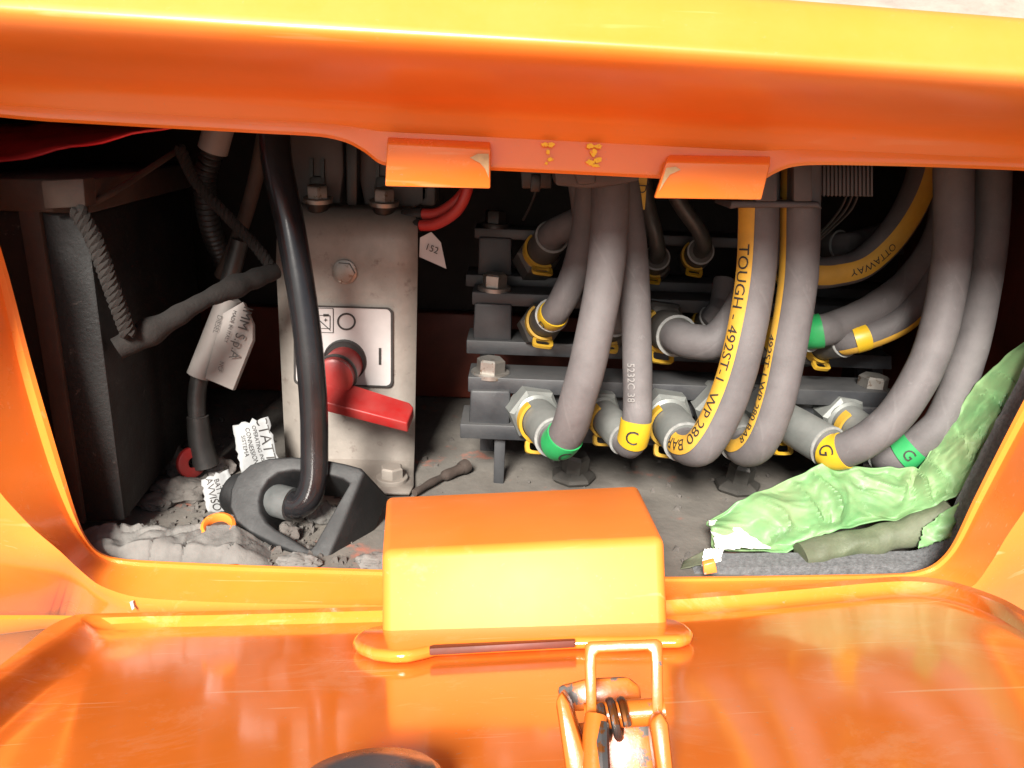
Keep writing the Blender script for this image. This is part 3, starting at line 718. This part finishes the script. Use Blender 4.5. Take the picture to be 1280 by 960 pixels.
def outline(pts, wd, d):
    n = len(pts); c = (sum(p[0] for p in pts) / n, sum(p[1] for p in pts) / n)
    vs, fs = [], []
    for x, y in pts:
        l = math.hypot(x - c[0], y - c[1]); k = (l - wd) / l; vs += [fp_(x, y, d), fp_(c[0] + (x - c[0]) * k, c[1] + (y - c[1]) * k, d)]
    for i in range(n): fs.append((2 * i, 2 * i + 1, 2 * ((i + 1) % n) + 1, 2 * ((i + 1) % n)))
    return vs, fs
def circ(cx, cy, rx, ry, n=28): return [(cx + rx * math.cos(2 * math.pi * k / n), cy + ry * math.sin(2 * math.pi * k / n)) for k in range(n)]
def bar(x0, y0, x1, y1, wd): 
    dx, dy = x1 - x0, y1 - y0; l = math.hypot(dx, dy); nx, ny = -dy / l * wd / 2, dx / l * wd / 2
    return flat([(x0 + nx, y0 + ny), (x1 + nx, y1 + ny), (x1 - nx, y1 - ny), (x0 - nx, y0 - ny)], .002)
mk('printing', join(outline(rrect(367, 383, 491, 483, 7), 3.2, .002), outline(circ(433, 402, 11.8, 11), 2.4, .002), bar(475, 435, 475, 456, 3.2),
   outline(rrect(372, 386, 417, 417, .6, 1), 1.2, .002), outline(rrect(390, 395, 413, 412, .6, 1), 1.2, .002), bar(392, 394, 413, 413, 1.2), bar(404, 394, 411, 394, 3), bar(405, 400, 409, 400, 1), bar(407, 398, 407, 402, 1)), M['ink'], stk, False)
mk('socket', lathe(fp_(433, 448, -.006), (0, -1, 0), [(0, .0245), (.0095, .0245), (.0098, .0228), (.009, .0223), (.009, .0001)], 32), M['black'], iso)
kax = V((-.03, -1, -.02)); ko = fp_(431, 455, .002)
mk('knob', lathe(ko, kax, [(0, .0205), (.030, .0215), (.034, .021), (.035, .019)], 32), M['redplastic'], iso)
mk('seal_ring', lathe(ko + kax * .0355, kax, [(0, .0225), (.001, .0232), (.004, .0232), (.005, .0222)], 32), M['black'], iso)
mk('hub', lathe(ko + kax * .040, kax, [(0, .021), (.010, .021), (.012, .018), (.012, .0001)], 28), M['redplastic'], iso)
lv = [P(388, 474, .192), P(420, 474, .192), P(512, 503, .192), P(517, 509, .186), P(509, 529, .160), P(377, 495, .160)]
mk('lever', bevel(prism(lv, V((0, .004, -.0125))), .0018, 3, 20), M['redplastic'], iso)
wsh, hd = hexbolt(fp_(431, 340, -.001), (0, -1, 0), .0118, .006, 1.15, .5); mk('bolt', join(wsh, hd), M['boltm'], iso)
wsh, hd = hexbolt(PZ(490, 598, zf + .002), (0, 0, 1), .0135, .014, 1.35, .2); mk('bolt', join(wsh, hd), M['plate'], iso)
# fuse holders above the bracket
fu = thing('fuse_holder', P(430, 250, .28), 'grey fuse holder blocks bolted above the isolator bracket', 'fuse holder')
for pts in ([(362, 150), (428, 152), (430, 215), (424, 262), (374, 258), (362, 215)], [(450, 152), (500, 154), (540, 200), (538, 250), (512, 262), (456, 262), (449, 225)], [(524, 225), (545, 226), (544, 258), (524, 257)]):
    mk('block', slab(pts, .30, .04, .004), M['fuse'], fu)
mk('divider', slab([(431, 150), (447, 150), (446, 262), (433, 262)], .285, .05, .002), M['black'], fu)
for x in (397, 480):
    mk('fork', join(slab([(x - 10, 198), (x - 6, 198), (x - 6, 222), (x - 10, 222)], .2955, .006, 0), slab([(x + 4, 199), (x + 8, 199), (x + 8, 222), (x + 4, 222)], .2955, .006, 0), slab([(x - 10, 220), (x + 9, 221), (x + 9, 240), (x - 11, 240)], .2955, .006, .001)), M['black'], fu)
for x, y in ((397, 250), (480, 254)):
    wsh, hd = hexbolt(P(x, y, .268), (.03, -.12, 1), .0118, .015, 1.4, .25); q = mk('bolt', join(wsh, hd), M['boltm'], fu)
    mk('stud', lathe(P(x, y + 6, .268), (0, -.1, 1), [(-.014, .009), (.004, .014)], 18), M['black'], fu)

# ------------------------------------------------------------------ cables
ck = thing('battery_cable', P(392, 640, .07), 'thick glossy black cable bending into the moulded plug', 'cable')
cp = Path([P(340, 120, .16), P(345, 195, .15), P(364, 290, .13), P(382, 400, .112), P(391, 490, .10), P(393, 555, .092), P(391, 605, .082), P(377, 630, .078), P(352, 627, .086), P(338, 622, .10)], 14)
mk('jacket', cp.tube(lambda d: .0150 - .0016 * min(1, d / .2), 24, steps=110, d1=cp.L - .02), M['cable'], ck)
mk('terminal', cp.tube(lambda d: .0165, 22, d0=cp.L - .034, steps=8), M['terminal'], ck)
pl = thing('plug_housing', P(400, 700, .04), 'dusty black moulded D shaped handle lying on the floor', 'plug')
def dY(py): return .036 + (704 - py) / 130 * .062
outer = [(456, 590), (450, 584), (432, 579), (402, 573), (365, 570), (335, 572), (312, 580), (296, 594), (287, 612), (286, 634), (294, 652), (310, 665), (340, 680), (374, 694), (398, 703), (406, 702), (412, 696)]
inner = [(436, 604), (428, 599), (414, 595), (392, 590), (366, 588), (347, 591), (335, 600), (327, 613), (324, 626), (326, 640), (333, 652), (344, 661), (358, 669), (374, 679), (384, 685), (388, 685), (392, 681)]
ext = P(486, 622, dY(590) + .026) - P(456, 590, dY(590))
vs, fs = [], []
n = len(outer)
for o1, i1 in zip(outer, inner):
    po, pi = P(*o1, dY(o1[1])), P(*i1, dY(i1[1])); vs += [po, pi, pi + ext, po + ext]
for j in range(n):
    k2 = (j + 1) % n
    for q in range(4): fs.append((j * 4 + q, j * 4 + (q + 1) % 4, k2 * 4 + (q + 1) % 4, k2 * 4 + q))
mk('handle_loop', bevel((vs, fs), .0034, 3, 38), M['moulded'], pl)
c0_ = P(300, 618, .10)
mk('end_cap', lathe(c0_, P(270, 606, .11) - c0_, [(-.01, .021), (.006, .021), (.011, .018), (.012, .0001)], 24), M['moulded'], pl)
RG = 'red power cables beside the isolator bracket'
for lab, pts in (('upper of two red cables curving behind left hinge tab', [(525, 268, .262), (548, 266, .255), (572, 250, .245), (588, 226, .245), (596, 190, .25)]), ('lower of two red cables, with the paper tag', [(522, 282, .255), (545, 280, .247), (570, 264, .237), (583, 240, .234), (590, 200, .24)])):
    t = thing('red_cable', P(*pts[0]), lab, 'cable', RG); mk('jacket', Path([P(*p) for p in pts], 12).tube(.0062, 14, steps=40), M['redcable'], t)
    mk('lug', lathe(P(*pts[0]), P(*pts[0]) - P(*pts[1]), [(-.004, .0072), (.02, .0072), (.022, .005)], 14), M['black'], t)
tg = mk('paper_tag', prism([P(525, 297, .245), P(539, 290, .243), P(551, 303, .24), P(558, 336, .238), P(524, 321, .246)], (0, .0008, 0)), M['sticker'], smooth=False)
props(tg, 'small white paper tag reading 152 beside the bracket', 'tag')
mk('lettering', text_plane("152", .0105, P(540, 311, .2405), P(552, 316, .239) - P(530, 307, .243), V((0, 0, 1)), .0008), M['ink'], tg)

# ------------------------------------------------------------------ battery at the left
bat = thing('battery', P(90, 655, .06), 'large dusty black battery box with rope handle', 'battery')
fb = [P(28, 262, .07), P(108, 268, .07), P(157, 654, .055), P(98, 660, .055)]
fb = [P(-40, 250, .07), P(108, 268, .07), P(157, 652, .055), P(-40, 660, .055)]
dpt = V((-.035, .31, .0))
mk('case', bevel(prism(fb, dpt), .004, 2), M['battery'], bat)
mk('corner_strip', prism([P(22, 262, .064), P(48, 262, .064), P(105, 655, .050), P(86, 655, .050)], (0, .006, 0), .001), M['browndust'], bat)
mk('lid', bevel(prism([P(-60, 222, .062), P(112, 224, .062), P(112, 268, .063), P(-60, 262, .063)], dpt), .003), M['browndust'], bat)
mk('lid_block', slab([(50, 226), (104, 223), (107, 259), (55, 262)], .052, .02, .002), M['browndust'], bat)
hp_ = [P(112, 256, .07), P(150, 235, .10), P(222, 188, .20)]
mk('edge_rod', Path(hp_, 10).tube(.0030, 10), M['browndust'], bat)
def twisted(pa, r, turns, nst=3):
    gs = []
    for k in range(nst):
        hp = []
        for j in range(61):
            d = pa.L * j / 60; q = 2 * math.pi * (turns * j / 60 + k / nst); p, t, a, b = pa.at(d); hp.append(p + (a * math.cos(q) + b * math.sin(q)) * r * .5)
        gs.append(Path(hp, 1).tube(r * .56, 7, steps=60))
    return join(*gs)
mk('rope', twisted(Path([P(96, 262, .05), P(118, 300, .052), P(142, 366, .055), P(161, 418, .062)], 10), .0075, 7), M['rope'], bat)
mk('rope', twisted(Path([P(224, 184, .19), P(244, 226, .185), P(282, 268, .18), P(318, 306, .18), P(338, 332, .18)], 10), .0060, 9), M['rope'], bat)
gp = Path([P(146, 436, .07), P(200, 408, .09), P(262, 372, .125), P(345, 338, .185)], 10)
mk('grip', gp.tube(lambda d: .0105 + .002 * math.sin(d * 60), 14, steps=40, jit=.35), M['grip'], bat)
rc = thing('red_cover', P(60, 170, .15), 'red plastic cover lying on top of the battery', 'cover')
rows = []
for j in range(9):
    t = j / 8
    rows.append([P(-80 + 300 * k / 16, 215 - 62 * t - (1 - t) * (60 * (k / 16) ** 1.1) + 2 * math.sin(k * 1.3 + j), .10 + .12 * t + .01 * mnoise.noise(V((k * .4, j * .5, 2)))) for k in range(17)])
thicken(mk('sheet', sheet(rows), M['redcloth'], rc), .002)
lc = thing('labelled_cable', P(250, 590, .2), 'black cable with white printed sleeve beside the battery', 'cable')
mk('jacket', Path([P(300, 300, .22), P(282, 370, .215), P(262, 430, .205), P(247, 485, .195), P(247, 530, .19), P(250, 560, .19)], 10).tube(.0095, 16, steps=40), M['black'], lc)
mk('boot', Path([P(247, 520, .19), P(251, 555, .188), P(258, 582, .187)], 8).tube(lambda d: .0115 + .05 * d, 16, steps=10), M['black'], lc)
mk('sleeve', Path([P(287, 372, .205), P(266, 425, .198), P(248, 470, .190)], 8).tube(.0125, 20, steps=16), M['whiteplastic'], lc)
tl = [P(278, 392, .183), P(304, 377, .185), P(316, 405, .187), P(316, 425, .187), P(291, 488, .177), P(256, 473, .176)]
tt = mk('tag', bevel(prism(tl, (.0, .008, -.003)), .0008), M['whiteplastic'], lc)
ud = (P(290, 470, .177) - P(311, 400, .187)).normalized(); ur = (P(316, 412, .187) - P(280, 400, .183)).normalized()
for s, sz, x, y in (('IMM S.p.A', .0140, 301, 416), ('DIESEL', .0068, 272, 405), ('NCF', .0058, 276, 458), ('MADE IN ITALY', .0052, 288, 408)):
    Yq = .183 + (x - 278) / 38 * .003 - (y - 392) / 85 * .006
    mk('lettering', text_plane(s, sz, P(x, y, Yq - .0006), ud, ur, .0016), M['ink'], tt)
rw = thing('red_washer', P(238, 580, .18), 'red plastic washer standing at the foot of the cable', 'washer')
c_ = P(239, 578, .178); mk('disc', lathe(c_, (.8, -.55, .15), [(-.003, .006), (-.003, .0155), (-.002, .017), (.003, .017), (.004, .0155), (.004, .006), (-.003, .006)], 24, cap=False), M['redplastic'], rw)
cg = thing('corrugated_conduit', P(262, 190, .22), 'ribbed dark conduit with pale collar behind the battery handle', 'conduit')
cpth = Path([P(276, 140, .22), P(266, 185, .22), P(256, 225, .235), P(262, 280, .26), P(280, 330, .30)], 10)
mk('conduit', cpth.tube(lambda d: .0105 + .0015 * math.sin(d * 900), 16, steps=200), M['black'], cg)
mk('collar', Path([P(280, 140, .212), P(272, 165, .212), P(266, 188, .214)], 6).tube(.0150, 18, steps=8), M['whiteplastic'], cg)
tc_ = thing('thin_cable', P(280, 350, .24), 'thin dusty cable running down behind the rope handle', 'cable')
mk('jacket', Path([P(330, 170, .22), P(318, 230, .225), P(300, 290, .235), P(276, 345, .25)], 10).tube(.0075, 12, steps=30), M['browndust'], tc_)

# ------------------------------------------------------------------ litter on the floor
def clod(name, px, py, rx, ry, rz, m, label, cat, group, sd, amp=.35, sub=4):
    bm = bmesh.new(); bmesh.ops.create_icosphere(bm, subdivisions=sub, radius=1)
    c = PZ(px, py, FLOOR)
    for v in bm.verts:
        n = v.co.copy()
        k = 1 + amp * mnoise.noise(n * 1.3 + V((sd, 0, 0))) + amp * .5 * mnoise.noise(n * 3.1 + V((0, sd, 0))) + amp * .3 * mnoise.noise(n * 7 + V((0, sd, 3)))
        n *= k; v.co = c + V((n.x * rx, n.y * ry, max(-.0005, n.z * rz + rz * .55)))
    o = mk(name, from_bm(bm), m); return props(o, label, cat, group)
CG = 'clods of dried mud on the floor'
clod('mud_clod', 222, 622, .030, .022, .014, M['stone'], 'flat brown mud clod in front of the others beside the battery', 'mud clod', CG, 1)
clod('mud_clod', 236, 600, .022, .018, .013, M['stone'], 'rounded mud clod just below the red washer', 'mud clod', CG, 2)
clod('mud_clod', 214, 588, .019, .018, .018, M['stone'], 'small grey clod touching the battery edge', 'mud clod', CG, 3)
clod('mud_clod', 196, 632, .018, .016, .008, M['stone'], 'thin mud clod closest to the battery corner', 'mud clod', CG, 4)
clod('mud_clod', 268, 594, .020, .018, .014, M['whiteplastic'], 'pale beige clod between washer and torn paper', 'mud clod', CG, 5)
clod('mud_clod', 360, 672, .012, .012, .010, M['stone'], 'small clod seen through the plug handle loop', 'mud clod', CG, 9)
clod('mud_clod', 405, 650, .015, .013, .012, M['mud'], 'grey clod right of centre inside the plug handle loop', 'mud clod', CG, 11)
clod('mud_clod', 466, 706, .016, .012, .007, M['mud'], 'pale crumb behind the sill left of the raised box', 'mud clod', CG, 12)
clod('mud_clod', 374, 708, .018, .010, .008, M['mud'], 'pale crumb below the plug handle at the sill', 'mud clod', CG, 13)
# big grey mud slab behind the sill
rows = []
for j in range(31):
    t = j / 30
    row = []
    for k in range(111):
        s = k / 110
        q = PZ(104 + 240 * s, 704 - 46 * t + 8 * t * s, FLOOR + .006)
        edge = min(1, 5 * min(s + .12, 1 - s)) * min(1, 3.5 * t + .35) * min(1, 4 * (1 - t))
        n1 = mnoise.noise(q * 28 + V((3, 1, 0))); n2 = mnoise.noise(q * 90); n3 = mnoise.noise(q * 320)
        cr = abs(mnoise.noise(q * 32 + V((9, 9, 1))))
        vd = mnoise.voronoi(q * 38)[0]; hgt = .022 * edge * (1 + .25 * n1) + .007 * edge * min(.3, vd[1] - vd[0]) + (.0022 * n2 + .0005 * n3) * edge - .004 * max(0, 1 - cr / .08) * edge
        row.append(q + V((0, 0, hgt - .009)))
    rows.append(row)
props(mk('mud_slab', sheet(rows), M['mud']), 'large flat grey slab of dried mud behind the sill', 'mud slab')
oc = thing('orange_cap', PZ(292, 672, FLOOR), 'round orange plastic cap half buried in mud', 'cap')
c_ = PZ(274, 664, FLOOR + .013); mk('ring', lathe(c_, (.1, -.45, 1), [(-.01, .016), (.004, .017), (.009, .016), (.011, .013), (.008, .0105), (.002, .010)], 28, cap=False), M['paint'], oc)
mk('core', lathe(c_, (.1, -.45, 1), [(.002, .0105), (.006, .005), (.006, .0001)], 16), M['rust'], oc)
# torn printed papers
def paper(name, pts, lines, label):
    # pts: corners tl, tr, br, bl as (px, py, Y)
    tl_, tr_, br_, bl_ = [P(*p) for p in pts]; rows = []
    for j in range(13):
        t = j / 12; row = []
        for k in range(11):
            s = k / 10; jag = .10 * mnoise.noise(V((j * .8, k * .1, len(label)))) if k in (0, 10) else 0
            jt = .08 * mnoise.noise(V((k * .9, j * .05, 5))) if j in (0, 12) else 0
            p = (tl_ * (1 - s - jag) + tr_ * (s + jag)) * (1 - t - jt) + (bl_ * (1 - s - jag) + br_ * (s + jag)) * (t + jt)
            p += V((0, -1, .3)) * (.004 * math.sin(s * 4 + t * 2) + .003 * mnoise.noise(V((s * 3, t * 3, 1))))
            row.append(p)
        rows.append(row)
    o = mk(name, sheet(rows), M['paper']); thicken(o, .0007); props(o, label, 'paper')
    for (s_, sz, a, b_, down_) in lines:
        vs2, fs2 = text2d(s_, sz); wdt = (tr_ - tl_).length; hgt = (bl_ - tl_).length; out = []
        nrm = (tr_ - tl_).cross(bl_ - tl_).normalized(); nrm = -nrm if nrm.y > 0 else nrm
        for x, y in vs2:
            u, v_ = (a + y / wdt, b_ + x / hgt) if down_ else (a + x / wdt, b_ - y / hgt)
            u = min(.98, max(.02, u)); v_ = min(.98, max(.02, v_))
            p = (tl_ * (1 - u) + tr_ * u) * (1 - v_) + (bl_ * (1 - u) + br_ * u) * v_
            p += V((0, -1, .3)) * (.004 * math.sin(u * 4 + v_ * 2) + .003 * mnoise.noise(V((u * 3, v_ * 3, 1)))) + nrm * .0012
            out.append(p)
        mk('lettering', (out, fs2), M['ink'], o)
    return o
paper('torn_paper', [(291, 532, .19), (334, 521, .20), (350, 590, .175), (304, 592, .17)], [('CTATT', .0150, .80, .38, True), ('OPERATING INSTR', .0052, .58, .5, True), ('CONNESSIONE', .0062, .40, .5, True), ('SISTEMA', .0062, .24, .45, True)], 'larger torn paper with printed lines leaning behind the plug handle')
paper('torn_paper', [(252, 600, .115), (284, 587, .125), (296, 640, .10), (262, 640, .10)], [('AVVISO', .0095, .3, .5, True), ('BATT 24V', .006, .55, .5, True), ('ESCL', .006, .75, .5, True)], 'smaller torn paper scrap left of the plug handle')
tw = thing('rusty_pin', PZ(560, 596, FLOOR), 'short rusty pin lying on the floor beside the rack', 'pin')
mk('shank', Path([PZ(518, 616, FLOOR + .006), PZ(545, 600, FLOOR + .007), PZ(576, 586, FLOOR + .009)], 6).tube(lambda d: .0042 + .0025 * (d > .05), 12, steps=24, jit=.3), M['rust'], tw)
mk('head', lathe(PZ(578, 585, FLOOR + .009), PZ(590, 578, FLOOR + .01) - PZ(578, 585, FLOOR + .009), [(-.004, .006), (0, .0085), (.008, .0085), (.010, .006)], 12), M['rust'], tw)
BG = 'dark floor bolts under the hoses'
for x, y, lab in ((716, 600, 'dark flanged floor bolt under the two left hoses'), (921, 612, 'dark flanged floor bolt under the striped pair')):
    t = thing('floor_bolt', PZ(x, y, FLOOR), lab, 'bolt', BG)
    c = PZ(x, y, FLOOR)
    bm = bmesh.new(); bmesh.ops.create_circle(bm, cap_ends=True, radius=1, segments=24)
    mk('flange', lathe(c, (0, 0, 1), [(0, .022), (.005, .027), (.009, .026), (.014, .016), (.015, .0001)], 7, ph=.2), M['darkfit'], t, False); bm.free()
    mk('head', lathe(c, (.08, -.1, 1), [(.012, .0155), (.032, .0155), (.036, .0125)], 6, ph=.3), M['darkfit'], t, False)

# ------------------------------------------------------------------ crumpled green bag
def interp(keys, t):
    for (a, va), (b, vb) in zip(keys, keys[1:]):
        if t <= b:
            k = (t - a) / (b - a); return tuple(x + (y - x) * k for x, y in zip(va, vb))
    return keys[-1][1]
upk = [(0, (884, 651, 0.083)), (.08, (920, 629, 0.093)), (.2, (972, 604, 0.103)), (.32, (1030, 579, 0.108)), (.45, (1092, 584, 0.104)), (.58, (1150, 584, 0.098)), (.70, (1192, 523, 0.108)), (.80, (1222, 478, 0.108)), (.90, (1258, 444, 0.108)), (1, (1310, 406, 0.113))]
lok = [(0, (892, 685, 0.058)), (.08, (912, 689, 0.056)), (.2, (985, 691, 0.058)), (.32, (1032, 667, 0.067)), (.45, (1075, 656, 0.072)), (.58, (1124, 650, 0.072)), (.70, (1196, 622, 0.062)), (.80, (1238, 566, 0.060)), (.90, (1270, 510, 0.060)), (1, (1310, 425, 0.067))]
def ridge(p): return 1 - abs(mnoise.noise(p)) * 2
rows = []
NB, MB_ = 150, 56
for j in range(MB_ + 1):
    v = j / MB_; row = []
    for i in range(NB + 1):
        u = i / NB
        a = P(*interp(upk, u)); b = P(*interp(lok, u))
        p = a.lerp(b, v)
        nrm = V((0, -.75, .66)).normalized()
        q = p + V((.05 * mnoise.noise(p * 14), .05 * mnoise.noise(p * 14 + V((5, 5, 5))), 0))
        h = .016 * math.sin(math.pi * min(1, v * 1.05)) + .010 * ridge(q * 15) ** 2 + .007 * max(0, ridge(q * 22 + V((3, 0, 1)))) ** 4 + .0022 * max(0, ridge(q * 46)) ** 5 + .0012 * max(0, ridge(q * 38 + V((8, 1, 4)))) ** 9 + .0015 * ridge(q * 85) + .0004 * mnoise.noise(q * 170)
        ed = min(1, 6 * v + .25) * min(1, 6 * (1 - v) + .2)
        row.append(p + nrm * (h - .016) * ed + V((0, 0, .003 * mnoise.noise(q * 60))))
    rows.append(row)
bagt = thing('green_bag', P(1050, 690, .04), 'crumpled green plastic bag stuffed against the right rim', 'bag')
thicken(mk('sheet', sheet(rows), M['bag'], bagt), .0012)
rp = Path([P(1000, 696, 0.050), P(1040, 686, 0.056), P(1090, 676, 0.062), P(1150, 660, 0.064), P(1190, 636, 0.060)], 10)
vs, fs, uv = rp.tube(lambda d: .0135 - .02 * max(0, d - .1), 20, steps=70, jit=0)
vs = [v + V((mnoise.noise(v * 50), mnoise.noise(v * 50 + V((7, 0, 0))), mnoise.noise(v * 50 + V((0, 7, 0))))) * .004 for v in vs]
mk('rolled_edge', (vs, fs), M['bagdark'], bagt)
# white torn lining at the left end of the bag
def flap(pts, m, name, amp=.004, n=14):
    a, b, c, d = [P(*p) for p in pts]; rws = []
    for j in range(n + 1):
        t = j / n; rws.append([])
        for k in range(n + 1):
            s = k / n; jg = .12 * mnoise.noise(V((j * .7, k * .7, 3))) if k in (0, n) or j in (0, n) else 0
            p = a.lerp(b, s + jg).lerp(d.lerp(c, s + jg), t + jg); rws[-1].append(p + V((0, -.8, .5)) * (amp * ridge(p * 50) + amp * .5 * mnoise.noise(p * 140)))
    return thicken(mk(name, sheet(rws), m, bagt), .0008)
flap([(884, 650, 0.088), (918, 656, 0.077), (962, 686, 0.052), (894, 686, 0.050)], M['bagwhite'], 'torn_lining', .005)
flap([(880, 686, 0.048), (905, 686, 0.048), (900, 702, 0.042), (876, 708, 0.040)], M['bagwhite'], 'torn_lining', .003)
flap([(855, 702, 0.052), (884, 686, 0.054), (888, 704, 0.040), (850, 712, 0.040)], M['bagdark'], 'torn_edge', .003)
flap([(1150, 660, 0.054), (1196, 628, 0.054), (1186, 672, 0.044), (1146, 686, 0.044)], M['bag'], 'folded_edge', .006)
sc = mk('plastic_scrap', bevel(prism([P(879, 706, .010), P(894, 702, .010), P(897, 716, .008), P(880, 719, .008)], (0, .006, .001)), .001), M['chipped'])
props(sc, 'small orange scrap at the torn end of the bag', 'scrap')

# grit scattered over the compartment floor
vs, fs = [], []
for k in range(1500):
    x, y = random.uniform(-.5, .5), random.uniform(.015, .42); q = random.random() ** 4 * .0042 + .0007
    if random.random() < .5: x = -.36 + .22 * random.random(); y = .02 + .2 * random.random()
    b = len(vs); c = V((x, y, FLOOR + q * .4)); rot = random.random() * 6
    for a in range(3): vs.append(c + V((math.cos(rot + a * 2.1) * q * random.uniform(.7, 1.3), math.sin(rot + a * 2.1) * q, -q * .5)))
    for a in range(3): vs.append(c + V((math.cos(rot + .5 + a * 2.1) * q * .6, math.sin(rot + .5 + a * 2.1) * q * .7, q * random.uniform(.3, .9))))
    fs += [(b + 3, b + 4, b + 5)] + [(b + a, b + (a + 1) % 3, b + 3 + a) for a in range(3)] + [(b + (a + 1) % 3, b + 3 + (a + 1) % 3, b + 3 + a) for a in range(3)]
props(mk('grit', (vs, fs), M['stone'], smooth=False), 'loose grit scattered over the compartment floor', 'grit', kind='stuff')
mk('paint_nick', prism([P(162, 753, -.0445), P(166, 752, -.0445), P(168, 760, -.0445), P(165, 763, -.0445)], (0, .002, 0)), M['sticker'], body)
